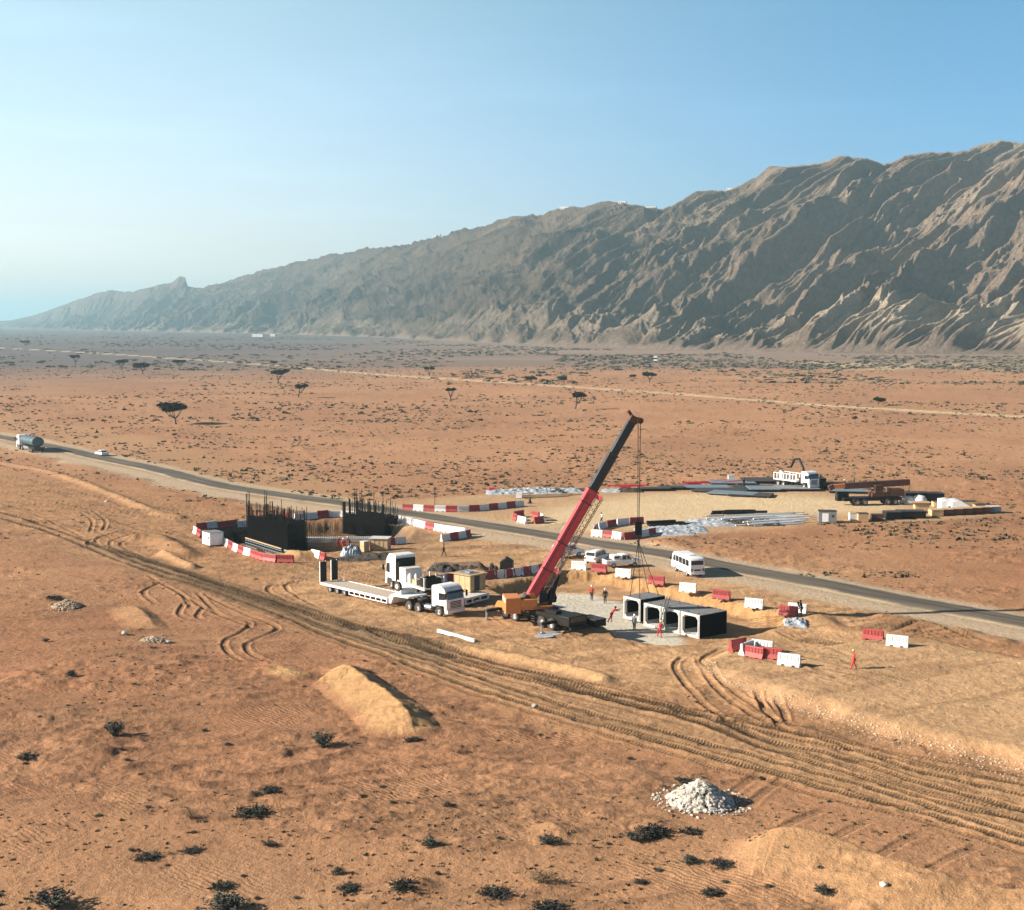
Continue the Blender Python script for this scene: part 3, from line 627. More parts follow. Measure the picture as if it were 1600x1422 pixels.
M = dict(
    white=mat('white_paint', (.80, .80, .78), .45, 0, .16), offwhite=mat('dirty_white_paint', (.66, .65, .62), .6, 0, .4),
    deck=mat('dusty_deck', (.50, .44, .37), .85, 0, .6), black=mat('black_steel', (.008, .009, .010), .5, 0, .05, spec=.2), shadeblack=mat('painted_shade', (.004, .004, .005), .9, 0, .0, spec=.05), tyre=mat('tyre_rubber', (.022, .021, .02), .85, 0, .3),  # the dustless near-black paints the shade in culverts and cages
    rim=mat('wheel_rim', (.50, .50, .50), .5, .3, .25), glass=mat('dark_glass', (.012, .016, .02), .08, 0, .04, .0, 3, spec=.8), grey=mat('grey_steel', (.20, .21, .22), .55, .2, .2),
    dgrey=mat('dark_grey_steel', (.035, .038, .042), .6, .1, .12, spec=.3), red=mat('crane_red', (.62, .045, .06), .42, 0, .06, .08), orange=mat('machine_orange', (.58, .20, .045), .5, 0, .15), boomblack=mat('boom_black', (.02, .021, .024), .35, 0, .06),
    chrome=mat('rod_steel', (.55, .58, .6), .25, .8, .05), ply=mat('plywood', (.50, .33, .17), .8, 0, .1, .2, 2), wood=mat('timber', (.46, .30, .15), .85, 0, .2, .25, 5),
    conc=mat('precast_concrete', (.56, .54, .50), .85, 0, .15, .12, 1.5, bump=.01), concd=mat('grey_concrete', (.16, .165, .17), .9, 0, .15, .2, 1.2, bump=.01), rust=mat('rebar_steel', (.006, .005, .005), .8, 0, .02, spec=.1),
    barred=mat('red_plastic', (.30, .018, .024), .6, 0, .28), barwhite=mat('white_plastic', (.68, .67, .65), .6, 0, .35), tank=mat('tank_blue_grey', (.05, .11, .14), .4, .1, .2),
    light=mat('lamp_lens', (.75, .72, .65), .2, 0, .0), tail=mat('tail_lamp', (.35, .02, .02), .3, 0, .0), brown=mat('machine_brown', (.085, .028, .015), .6, 0, .12), tarp=mat('dark_tarpaulin', (.014, .015, .017), .7, 0, .2, bump=.03, bscale=4),
    sheet=mat('white_sheeting', (.36, .39, .42), .6, 0, .15, .5, 1.4, bump=.04, bscale=5), skin=mat('skin', (.26, .14, .085), .6, 0, 0), cred=mat('red_coverall', (.55, .03, .03), .85, 0, .08), cdark=mat('dark_cloth', (.02, .02, .025), .9, 0, .08),
    cwhite=mat('white_cloth', (.72, .72, .70), .9, 0, .05), cblue=mat('blue_grey_cloth', (.09, .13, .18), .9, 0, .05), helmet=mat('white_helmet', (.8, .78, .7), .35, 0, 0), yhelmet=mat('yellow_helmet', (.75, .48, .05), .35, 0, 0), boot=mat('boot_leather', (.02, .015, .012), .8, 0, .2),
    stone=mat('pale_stone', (.50, .46, .40), .9, 0, .25, .4, 2.5, bump=.02), stone2=mat('tan_stone', (.48, .38, .27), .9, 0, .2, .25, 3, bump=.02), stripe=mat('steel_stripe', (.24, .26, .27), .5, .3, .1), teal=mat('teal_panel', (.14, .20, .24), .6, 0, .2))
ANG = math.radians

def wheel(par, x, y, r, w, outer, n=22, twin=False):
    "tyre with a rim and hub as sub-parts; outer = side (+1/-1) the rim faces"
    T = Matrix.Translation((x, y, r)); b = MB()
    b.lathe([(r * .56, -w / 2), (r * .90, -w / 2), (r * .985, -w * .36), (r, -w * .2), (r, w * .2), (r * .985, w * .36), (r * .90, w / 2), (r * .56, w / 2)], n, T)
    o = b.build('wheel', M['tyre'], par, smooth=True)
    q = MB(); s = outer; q.lathe([(r * .60, s * w * .48), (r * .55, s * w * .42), (r * .50, s * w * .18), (r * .24, s * w * .20), (r * .20, s * w * .42), (0.001, s * w * .42)], n, T); q.lathe([(r * .5, -s * w * .3), (0.001, -s * w * .3)], n, T)
    q.build('rim', M['rim'], o, smooth=True); return o
def fender(par, x, y0, y1, r, m, name='mudguard', zc=None):
    zc = r if zc is None else zc; pts = [(x + (r + .10) * math.cos(a), zc + (r + .10) * math.sin(a)) for a in np.linspace(R(8), R(172), 9)]
    inn = [(x + (r + .05) * math.cos(a), zc + (r + .05) * math.sin(a)) for a in np.linspace(R(172), R(8), 9)]
    return MB().prism(pts + inn, y0, y1).build(name, m, par)

def truck_cab(root, xf, w=2.5, zb=.55, h=2.55, L=2.25, m='white', high=0.0, visor=True):
    "cab-over cab: front face at x = xf, floor at zb"
    zt = zb + h; rk = .16
    prof = [(xf - L, zb + .35), (xf - L, zt - .05 + high), (xf - L + .25, zt + .05 + high), (xf - .95, zt + .05 + high), (xf - .42, zt - .12 + high * .4), (xf - rk, zt - .45), (xf - .02, zb + 1.15), (xf, zb + .25), (xf - .35, zb), (xf - .45, zb + .55), (xf - 1.55, zb + .55), (xf - 1.7, zb + .35)]
    cab = MB().prism(prof, -w / 2, w / 2).build('cab', M[m], root, bevel=.07)
    g = MB(); g.add([(xf + .005, -w / 2 + .14, zb + 1.22), (xf + .005, w / 2 - .14, zb + 1.22), (xf - rk + .03, w / 2 - .2, zt - .42), (xf - rk + .03, -w / 2 + .2, zt - .42), (xf - .06, -w / 2 + .14, zb + 1.22), (xf - .06, w / 2 - .14, zb + 1.22), (xf - rk - .04, w / 2 - .2, zt - .42), (xf - rk - .04, -w / 2 + .2, zt - .42)], [(0, 1, 2, 3), (4, 7, 6, 5), (0, 4, 5, 1), (1, 5, 6, 2), (2, 6, 7, 3), (3, 7, 4, 0)]).build('windscreen', M['glass'], root)
    for s in (-1, 1):
        y = s * (w / 2 + .004); d = MB().prism([(xf - .22, zb + 1.2), (xf - .34, zt - .5), (xf - 1.15, zt - .5), (xf - 1.15, zb + 1.12)], y - .012, y + .012).build('side_window', M['glass'], root)
        dl = MB().prism([(xf - .16, zb + .60), (xf - .14, zb + 1.12), (xf - 1.22, zb + 1.06), (xf - 1.22, zb + .60)], y - .01, y + .01).build('door', M[m], root)
        MB().bx(xf - 1.15, xf - .98, y - .03, y + .03, zb + .92, zb + .96).build('handle', M['dgrey'], dl)
        mm = MB().bx(xf + .02, xf + .14, s * (w / 2 + .12), s * (w / 2 + .32), zb + 1.35, zb + 1.95).beam((xf - .12, s * w / 2, zb + 1.95), (xf + .08, s * (w / 2 + .2), zb + 1.97), .04, .04).build('mirror', M['black'], root)
        hl = MB().bx(xf - .04, xf + .03, s * w * .30, s * w * .46, zb + .18, zb + .42).build('headlight', M['light'], root)
        st = MB(); [st.bx(xf - 1.45, xf - .5, s * w * .47 - .06, s * w * .47 + .06, z - .03, z) for z in (zb + .18, zb - .1)]; st.build('step', M['dgrey'], root)
    gr = MB(); [gr.bx(xf - .02, xf + .035, -w * .30, w * .30, zb + .32 + k * .15, zb + .40 + k * .15) for k in range(5)]; gr.build('grille', M['dgrey'], root)
    MB().bx(xf - .35, xf + .12, -w / 2 + .02, w / 2 - .02, zb - .18, zb + .16).build('bumper', M[m], root, bevel=.04)
    if visor: MB().prism([(xf - .12, zt - .40), (xf + .18, zt - .52), (xf + .18, zt - .49), (xf - .14, zt - .30)], -w / 2 + .15, w / 2 - .15).build('sun_visor', M['glass'], root)
    [MB().tube([(xf + .03, y, zb + 1.24), (xf - .02, y + .4, zb + 1.5)], .015, 5).build('wiper', M['black'], root) for y in (-.3, .5)]
    return cab
def chassis(root, x0, x1, z=.85, m='black', w=.85):
    b = MB(); [b.bx(x0, x1, s * w / 2 - .05, s * w / 2 + .05, z - .15, z + .15) for s in (-1, 1)]; x = x0 + .3
    while x < x1: b.bx(x - .06, x + .06, -w / 2, w / 2, z - .1, z + .1); x += 1.0
    return b.build('chassis', M[m], root)
# ------------------------------------------------------------------ white tractor truck coupled to the lowbed
t1 = thing('tractor_truck', 'white cab-over tractor truck coupled to the long low-loader trailer, windscreen facing right', 'truck')
truck_cab(t1, 5.6, 2.5, .62, 2.35, 2.2, 'white', .15); chassis(t1, -1.0, 4.9, .85)
for x in (0, 1.38):
    for s in (-1, 1): wheel(t1, x, s * 1.02, .52, .58, s); fender(t1, x, s * 1.02 - .3, s * 1.02 + .3, .52, M['black'])
for s in (-1, 1): wheel(t1, 4.35, s * 1.05, .52, .34, s)
MB().lathe([(.001, 1.25), (.5, 1.25), (.55, 1.18), (.55, 1.08)], 18, Matrix.Translation((.7, 0, 0)), 'z').build('fifth_wheel', M['dgrey'], t1)
MB().cyl((2.35, -.95, .75), (3.25, -.95, .75), .30, n=14).build('fuel_tank', M['chrome'], t1); MB().cyl((2.35, .95, .75), (3.25, .95, .75), .30, n=14).build('fuel_tank', M['chrome'], t1)
MB().bx(2.6, 3.25, -.55, .55, 1.02, 1.75).bx(2.9, 3.15, .65, .95, 1.0, 2.7).build('air_filter', M['black'], t1, bevel=.03)
MB().bx(1.95, 2.35, -1.1, -.75, .5, .95).build('battery_box', M['dgrey'], t1, bevel=.02)
put(t1, (634.5, 953), (688, 964), 0, 4.35, -1.3, sc=1.12)

lb = thing('lowbed_trailer', 'long white low-loader trailer with pale dusty deck and raised black loading ramps at its tail', 'trailer')
LBL = 11.2
MB().bx(-.6, LBL, -1.3, 1.3, .84, .94).build('deck', M['deck'], lb)
b = MB()
for s in (-1, 1): b.bx(-.6, LBL, s * 1.36 - .06, s * 1.36 + .06, .74, .98); b.bx(4.6, LBL, s * 1.36 - .05, s * 1.36 + .05, .36, .44); [b.bx(x - .05, x + .05, s * 1.36 - .045, s * 1.36 + .045, .44, .74) for x in np.linspace(4.65, LBL - .05, 8)]
b.bx(-.6, LBL, -.55, -.40, .45, .84).bx(-.6, LBL, .40, .55, .45, .84); b.build('side_rail', M['white'], lb)
MB().prism([(LBL, .4), (LBL, .98), (LBL + .55, 1.42), (LBL + 3.3, 1.5), (LBL + 3.3, 1.32), (LBL + .9, 1.2), (LBL + .45, .4)], -1.25, 1.25).build('gooseneck', M['white'], lb, bevel=.03)
MB().bx(LBL + .7, LBL + 1.7, -.9, .9, 1.46, 1.95).build('winch_box', M['offwhite'], lb, bevel=.03)
o = MB().cyl((LBL + 1.15, -1.0, 2.25), (LBL + 1.15, -.72, 2.25), .5, n=18).build('spare_wheel', M['tyre'], lb, smooth=True); MB().cyl((LBL + 1.15, -1.03, 2.25), (LBL + 1.15, -.98, 2.25), .27, n=14).build('rim', M['rim'], o)
for k in range(3):
    for s in (-1, 1): wheel(lb, .9 + k * 1.31, s * 1.0, .42, .5, s, 18)
    MB().cyl((.9 + k * 1.31, -.9, .42), (.9 + k * 1.31, .9, .42), .07, n=8).build('axle', M['black'], lb)
for k in range(3): MB().bx(.45 + k * 1.31, 1.35 + k * 1.31, -1.31, -.7, .80, .835).build('mudguard', M['black'], lb)
for s in (-1, 1):
    r = MB().bx(-.92, -.80, s * .75 - .38, s * .75 + .38, .95, 3.15).build('loading_ramp', M['black'], lb)
    q = MB(); q.bx(-1.02, -.92, s * .75 - .42, s * .75 - .34, .9, 3.2).bx(-1.02, -.92, s * .75 + .34, s * .75 + .42, .9, 3.2); [q.bx(-1.0, -.92, s * .75 - .34, s * .75 + .34, z, z + .06) for z in np.linspace(1.05, 3.05, 9)]; q.build('ramp_frame', M['white'], r)
    MB().tube([(-.8, s * .75, 1.0), (-.3, s * .75, .95)], .05).build('ramp_ram', M['chrome'], r)
put(lb, (512.5, 925.5), (609, 947), .9, LBL, -1.25, sc=1.13)

# ------------------------------------------------------------------ second white truck, sleeper cab and stake bed, facing away left
t2_ = thing('stake_truck', 'white high-roofed flatbed truck behind the tractor truck, cab pointing left, steel stakes on its bed', 'truck')
truck_cab(t2_, 7.2, 2.5, .65, 2.75, 2.5, 'white', .55); chassis(t2_, -1.6, 6.5, .9)
MB().bx(4.55, 4.68, -1.2, 1.2, 1.1, 3.6).bx(4.2, 4.5, .8, 1.1, 1.0, 3.3).build('cab_rear_panel', M['black'], t2_)
MB().bx(-2.2, 4.1, -1.25, 1.25, 1.12, 1.27).build('flatbed', M['offwhite'], t2_)
MB().bx(2.6, 4.05, -1.0, 1.1, 1.28, 2.75).build('crane_cabinet', M['offwhite'], t2_, bevel=.05)
for s in (-1, 1):
    for x in (-2.0, -.2, 1.2, 2.3): MB().bx(x - .05, x + .05, s * 1.22 - .05, s * 1.22 + .05, 1.2, 2.45).build('stake', M['white'], t2_)
    wheel(t2_, 5.9, s * 1.05, .52, .34, s); wheel(t2_, 0, s * 1.0, .52, .55, s); wheel(t2_, -1.35, s * 1.0, .52, .55, s)
    MB().bx(1.2, 3.6, s * .95 - .25, s * .95 + .25, .5, 1.05).build('side_locker', M['offwhite'], t2_, bevel=.03)
    MB().bx(-2.2, 4.1, s * 1.28 - .04, s * 1.28 + .04, 1.05, 1.3).build('bed_rail', M['white'], t2_)
put(t2_, (611, 921), (641, 932), 5.9, .9, 1.3, sc=1.1)
T2z = t2_.location.z; T2M = Matrix.Translation(t2_.location) @ Matrix.Rotation(t2_.rotation_euler.z, 4, 'Z') @ Matrix.Scale(1.1, 4)
def on(Mx, x, y, z, name, label, cat, rz=0, group=None):
    p = Mx @ Vector((x, y, z)); return thing(name, label, cat, p, rz + Mx.to_euler().z, group)
g = on(T2M, 1.5, .35, 1.28, 'gas_cylinder', 'white gas bottle standing on the stake truck bed nearer the cab', 'gas bottle', 0, 'gas bottles on the truck bed')
MB().lathe([(.001, 0), (.2, 0), (.22, .05), (.22, .85), (.15, 1.0), (.06, 1.05), (.06, 1.2), (.001, 1.2)], 12, None, 'z').build('bottle_body', M['white'], g, smooth=True)
MB().cyl((0, 0, 1.2), (0, 0, 1.3), .03, n=6).build('valve', M['dgrey'], g)
clone(g, T2M @ Vector((2.1, .85, 1.28)), 0, 'white gas bottle standing on the stake truck bed at its outer edge')
g = on(T2M, .7, .7, 1.28, 'wooden_box', 'small plywood box standing on the stake truck bed between the stakes', 'box'); MB().bx(-.5, .5, -.4, .4, 0, .6).build('box_body', M['ply'], g); MB().bx(-.54, .54, -.44, .44, .6, .65).build('lid', M['wood'], g)
g = on(T2M, -.2, -.5, 1.28, 'pump_unit', 'red engine pump standing on the stake truck bed', 'pump'); MB().bx(-.5, .4, -.35, .35, .12, .7).build('engine_block', M['barred'], g, bevel=.05); MB().cyl((.4, 0, .4), (.75, 0, .4), .25, n=14).build('pump_housing', M['red'], g); MB().bx(-.6, .8, -.4, -.32, 0, .12).bx(-.6, .8, .32, .4, 0, .12).build('skid_frame', M['black'], g)
g = on(T2M, -1.3, 0, 1.28, 'steel_bin', 'black open steel bin standing on the tail of the stake truck bed', 'bin'); MB().bx(-.7, .8, -1.05, 1.05, 0, .06).bx(-.7, -.64, -1.05, 1.05, .06, 1.1).bx(.74, .8, -1.05, 1.05, .06, 1.1).bx(-.64, .74, -1.05, -.99, .06, 1.1).bx(-.64, .74, .99, 1.05, .06, 1.1).build('bin_body', M['black'], g); [MB().bx(-.75, .85, y, y + .1, 1.1, 1.17).build('rim', M['grey'], g) for y in (-1.1, 1.0)]

# ------------------------------------------------------------------ white skid trailer under the plywood cabin
sk = thing('service_trailer', 'low white service trailer with openings in its side, parked between truck and crane', 'trailer')
MB().bx(-2.3, 2.3, -1.2, 1.2, .95, 1.1).build('deck', M['offwhite'], sk); b = MB()
for s in (-1, 1):
    b.bx(-2.3, 2.3, s * 1.18 - .04, s * 1.18 + .04, .35, .5).bx(-2.3, 2.3, s * 1.18 - .04, s * 1.18 + .04, .85, .95); [b.bx(x - .15, x + .15, s * 1.18 - .04, s * 1.18 + .04, .5, .85) for x in (-2.15, -.9, .6, 2.15)]
b.build('side_frame', M['offwhite'], sk)
MB().bx(-2.1, 2.1, -1.0, 1.0, .5, .94).build('underframe', M['black'], sk)
MB().add([(.98, -1.225, .52), (1.62, -1.225, .52), (1.3, -1.225, .83), (.98, -1.215, .52), (1.62, -1.215, .52), (1.3, -1.215, .83)], [(0, 1, 2), (5, 4, 3), (0, 3, 4, 1), (1, 4, 5, 2), (2, 5, 3, 0)]).build('warning_triangle', M['black'], sk)
for s in (-1, 1):
    for x in (-1.5, -.6): wheel(sk, x, s * .9, .36, .3, s, 16)
wt = MB().cyl((-2.75, -.7, 1.2), (-2.35, -.7, 1.2), .28, n=14).build('white_drum', M['white'], sk, smooth=True)
MB().bx(-2.9, -2.3, -1.1, .9, .4, .95).build('tool_locker', M['white'], sk, bevel=.05)
put(sk, (728, 949), (760, 941), -2.2, 1.8, -1.2)
SKM = Matrix.Translation(sk.location) @ Matrix.Rotation(sk.rotation_euler.z, 4, 'Z')
cr = thing('plywood_cabin', 'tall light plywood cabin with flat sheet roof, standing between white truck and crane', 'cabin')
a_ = G(708.5, 921.5, 1.1); b_ = G(735.5, 926, 1.1)
cr.rotation_euler = (0, 0, R(-42)); cr.location = (*(((a_ + b_) / 2).xy), 1.1)
MB().bx(-1.35, 1.35, 0, 2.6, 0, 2.0).build('cabin_wall', M['ply'], cr); b = MB(); [b.bx(x - .03, x + .03, -.03, -.003, 0, 2.0) for x in (-1.3, -.45, .45, 1.3)]; b.bx(1.353, 1.39, 0, .1, 0, 2).bx(1.353, 1.39, 2.5, 2.6, 0, 2).build('cabin_frame', M['wood'], cr)
MB().bx(1.352, 1.37, .7, 1.6, .1, 1.85).build('door', M['dgrey'], cr)
r_ = MB().bx(-1.55, 1.6, -.25, 2.85, 2.0, 2.09).build('roof', M['wood'], cr); MB().bx(-1.0, .9, .2, 2.0, 2.092, 2.16).bx(-.3, .5, .8, 1.5, 2.162, 2.26).build('roof_sheet', M['stripe'], r_)
cr.location.z = max(1.1, 1.1)

# ------------------------------------------------------------------ big mobile crane
mc = thing('mobile_crane', 'large mobile crane with long red and black telescopic boom lifting a concrete culvert', 'crane')
MB().bx(-2.2, 9.2, -1.1, 1.1, .9, 1.35).build('carrier_frame', M['black'], mc, bevel=.04)
MB().prism([(-2.6, .7), (-2.6, 1.35), (-2.2, 1.9), (.9, 1.9), (.9, 1.36), (-1.6, 1.2), (-1.9, .7)], -1.3, 1.3).build('engine_deck', M['orange'], mc, bevel=.05)
MB().bx(-2.1, .6, -.9, .9, 1.91, 2.05).bx(-1.6, -.9, -.7, .7, 2.05, 2.4).bx(-.5, .2, -.8, .3, 2.05, 2.3).build('engine_grille', M['black'], mc, bevel=.03)
[MB().bx(-2.66, -2.6, y, y + .75, .75, 1.2).build('marker_board', M['red'], mc) for y in (-1.25, .5)]
for i, x in enumerate((-.95, .75, 5.2, 6.75)):
    for s in (-1, 1): wheel(mc, x, s * 1.12, .66, .48, s, 24)
b = MB(); [b.bx(x - .2, x + .2, -1.36, -1.28, 1.35, 1.55) for x in (1.6, 2.3, 3.0)]; b.build('carrier_step', M['stripe'], mc)
b = MB(); [b.bx(3.6, 4.1, -1.38, -1.32, z, z + .1) for z in (.55, .8, 1.05)]; b.build('access_ladder', M['stripe'], mc)
MB().bx(7.6, 9.6, -1.3, 1.3, .75, 1.85).build('carrier_cab', M['black'], mc, bevel=.1); MB().bx(9.56, 9.62, -1.15, 1.15, 1.25, 1.78).build('carrier_windscreen', M['glass'], mc)
MB().bx(3.0, 7.6, -1.28, 1.28, 1.36, 1.75).bx(5.4, 7.2, -1.0, -.2, 1.75, 2.1).bx(4.6, 5.3, .2, 1.1, 1.75, 2.0).build('carrier_deck', M['black'], mc)
MB().bx(9.6, 9.85, -1.3, 1.3, .45, .8).build('bumper', M['black'], mc)
for x, nm in ((-.1 - 1.7, 0), (7.35, 1)):
    ob = MB().bx(x - .22, x + .22, -3.3, 3.3, .92, 1.22).build('outrigger_beam', M['black'], mc)
    for s in (-1, 1):
        MB().cyl((x, s * 3.2, .12), (x, s * 3.2, 1.25), .11, n=10).build('outrigger_jack', M['chrome'], ob); MB().cyl((x, s * 3.2, .03), (x, s * 3.2, .14), .38, n=14).build('jack_foot', M['grey'], ob)
# slewing upper
crane_px = (803.2, 970), (845.6, 980.5)
put(mc, crane_px[0], crane_px[1], .75, 5.2, -1.35); mc.location.z = 0.0
CM = Matrix.Translation(mc.location) @ Matrix.Rotation(mc.rotation_euler.z, 4, 'Z'); CI = CM.inverted()
tipw = at_depth(990, 655, 154.0); piv = Vector((2.9, 0, 3.0)); tip = CI @ tipw
azi = math.atan2(tip.y - 0, tip.x - 2.9 - 0)
SL = Matrix.Translation((3.4, 0, 0)) @ Matrix.Rotation(azi, 4, 'Z')       # upper frame: x towards the boom
def S_(p): return SL @ Vector(p)
MB().cyl((3.4, 0, 1.36), (3.4, 0, 1.75), .85, n=24).build('slewing_ring', M['dgrey'], mc)
MB().bx(-3.2, 1.4, -1.0, 1.0, 1.76, 2.15, SL).build('slewing_platform', M['orange'], mc, bevel=.04)
cw = MB().bx(-3.9, -2.2, -1.4, 1.4, 1.45, 3.2, SL).bx(-2.2, -.4, -1.4, -1.05, 2.15, 3.0, SL).build('counterweight', M['orange'], mc, bevel=.06)
MB().bx(-3.915, -3.902, -1.1, -.3, 2.6, 3.05, SL).bx(-3.915, -3.902, .3, 1.1, 2.6, 3.05, SL).build('white_plate', M['white'], cw)
MB().bx(-2.0, -.9, -.8, .8, 2.16, 2.85, SL).build('winch_housing', M['brown'], mc, bevel=.06); MB().cyl(S_((-1.4, -.7, 3.05)), S_((-1.4, .7, 3.05)), .33, n=16).build('winch_drum', M['dgrey'], mc, smooth=True)
b = MB().prism([(.1, 2.15), (2.0, 2.15), (2.1, 2.7), (1.75, 3.9), (.35, 3.9), (.1, 3.3)], .75, 1.6, SL).build('operator_cab', M['dgrey'], mc, bevel=.06); MB().prism([(.95, 2.5), (2.06, 2.68), (1.77, 3.75), (.95, 3.75)], 1.602, 1.625, SL).prism([(.95, 2.5), (2.06, 2.68), (1.77, 3.75), (.95, 3.75)], .728, .745, SL).build('cab_window', M['glass'], b)
b = MB(); 
for s in (-1, 1): b.prism([(-2.2, 2.15), (-.2, 2.15), (-.6, 3.5), (-1.1, 3.55)], s * .62 - .06, s * .62 + .06, SL)
b.build('boom_bracket', M['orange'], mc)
P0 = S_((-.85, 0, 3.1)); d = (tip - P0); Lb = d.length; d.normalize(); side = d.cross(Vector((0, 0, 1))).normalized(); upv = side.cross(d).normalized()
def boomsec(a, b_, w, h, name, m, chamf=.18):
    bb = MB(); sec = [(-w / 2, h / 2), (w / 2, h / 2), (w / 2, -h / 2 + chamf), (w / 4, -h / 2), (-w / 4, -h / 2), (-w / 2, -h / 2 + chamf)]
    v = [P0 + d * t_ + side * x + upv * z for t_ in (a, b_) for x, z in sec]; n = 6
    bb.add(v, [tuple(reversed(range(n))), tuple(range(n, 2 * n))] + [(i, (i + 1) % n, (i + 1) % n + n, i + n) for i in range(n)]); return bb.build(name, m, mc, bevel=.03)
f1 = .60 * Lb; f2 = .80 * Lb
bs = boomsec(-.9, f1, 1.0, 1.2, 'boom_base_section', M['red'])
boomsec(f1 - .3, f2, .88, 1.06, 'boom_middle_section', M['boomblack']); boomsec(f2 - .3, Lb - .2, .78, .92, 'boom_top_section', M['boomblack'])
b = MB()
for a, w, h in ((f1, 1.14, 1.36), (f1 - 1.6, 1.05, 1.26), (f2, .98, 1.16), (f1 * .5, 1.05, 1.25), (f1 * .25, 1.05, 1.25)): b.beam(P0 + d * (a - .07), P0 + d * (a + .07), w, h, up=upv)
b.build('boom_collar', M['brown'], mc)
MB().beam(P0 + d * (f1 - 1.7) - side * .62 + upv * .2, P0 + d * (f1 + .0) - side * .62 + upv * .2, .22, .8, up=upv).build('boom_side_box', M['red'], mc, bevel=.04)
MB().beam(P0 + d * .3 - side * .51, P0 + d * 1.3 - side * .51, .012, .35, up=upv).build('white_nameplate', M['white'], bs)
# boom head with sheaves
hd = MB().beam(P0 + d * (Lb - .4), P0 + d * (Lb + .35), .85, 1.0, up=upv).build('boom_head', M['brown'], mc, bevel=.05)
MB().beam(P0 + d * (Lb + .2) + upv * .3, P0 + d * (Lb + .5) + upv * 1.0, .4, .3, up=d).build('head_bracket', M['brown'], hd)
fore = Vector((d.x, d.y, 0)).normalized(); sheave = tip + fore * .65 - Vector((0, 0, .15))
for k in (-1, 1): MB().cyl(sheave + side * k * .5 - side * .06, sheave + side * k * .5 + side * .06, .34, n=18).build('sheave', M['brown'], hd, smooth=True)
MB().beam(tip + d * .2, sheave - Vector((0, 0, .05)), .7, .3).build('head_plate', M['brown'], hd)
# stowed lattice jib under the boom's side
lj = MB(); off = -upv * .95 + side * .55; A0 = 1.2; A1 = f1 - .3
ch = []
for sx, sz in ((-.22, -.2), (.22, -.2), (0, .22)): pth = [P0 + d * A0 + off + side * sx + upv * sz, P0 + d * A1 + off + side * sx * 1.6 + upv * sz * 1.6]; ch.append(pth); lj.tube(pth, .045, 5)
nn = 18
for k in range(nn):
    for i in range(3):
        j = (i + 1) % 3; p = ch[i][0].lerp(ch[i][1], k / nn); q = ch[j][0].lerp(ch[j][1], (k + 1) / nn); lj.tube([p, q], .025, 4)
lj.build('lattice_jib', M['brown'], mc)
MB().beam(P0 + d * (f1 - .4) + off * .4, P0 + d * (f1 - .4) + off * 1.2, .3, .5, up=d).beam(P0 + d * (A0 + 2.5) + off * .4, P0 + d * (A0 + 2.5) + off * 1.2, .3, .4, up=d).build('jib_bracket', M['red'], mc)
# luffing cylinder
cb = S_((1.15, 0, 2.1)); ce = P0 + d * (Lb * .30) - upv * .62; cmid = cb.lerp(ce, .52)
MB().cyl(cb, cmid, .24, n=16).build('luffing_cylinder', M['black'], mc, smooth=True); MB().cyl(cmid, ce, .15, n=14).build('luffing_rod', M['chrome'], mc, smooth=True)
MB().tube([P0 + d * .5 + side * .6 + upv * .3, P0 + d * (f1 - .5) + side * .6 + upv * .3], .04, 6).build('hydraulic_pipe', M['black'], mc)
# hoist ropes, hook block
blk = CI @ at_depth(995.5, 828, (CM @ sheave).y)
blk = Vector((sheave.x, sheave.y, blk.z)) 
b = MB()
for sx in (-.62, -.5, .5, .62): b.tube([sheave + side * sx * .9, Vector((blk.x, blk.y, blk.z + .9)) + side * sx * .5], .03, 5)
b.build('hoist_rope', M['black'], mc)
b = MB().beam(blk + Vector((0, 0, .9)), blk - Vector((0, 0, .6)), .75, .42, up=side).build('hook_block', M['black'], mc, bevel=.06)
MB().tube([blk + Vector((0, 0, -.6)), blk + Vector((0, 0, -.95)), blk + Vector((.16, 0, -1.15)), blk + Vector((.1, 0, -1.35)), blk + Vector((-.1, 0, -1.3))], .06, 8).build('hook', M['dgrey'], b)
HOOK = CM @ (blk + Vector((0, 0, -1.25)))
print('HOOK', HOOK, 'Lb', Lb, 'azi', math.degrees(azi))

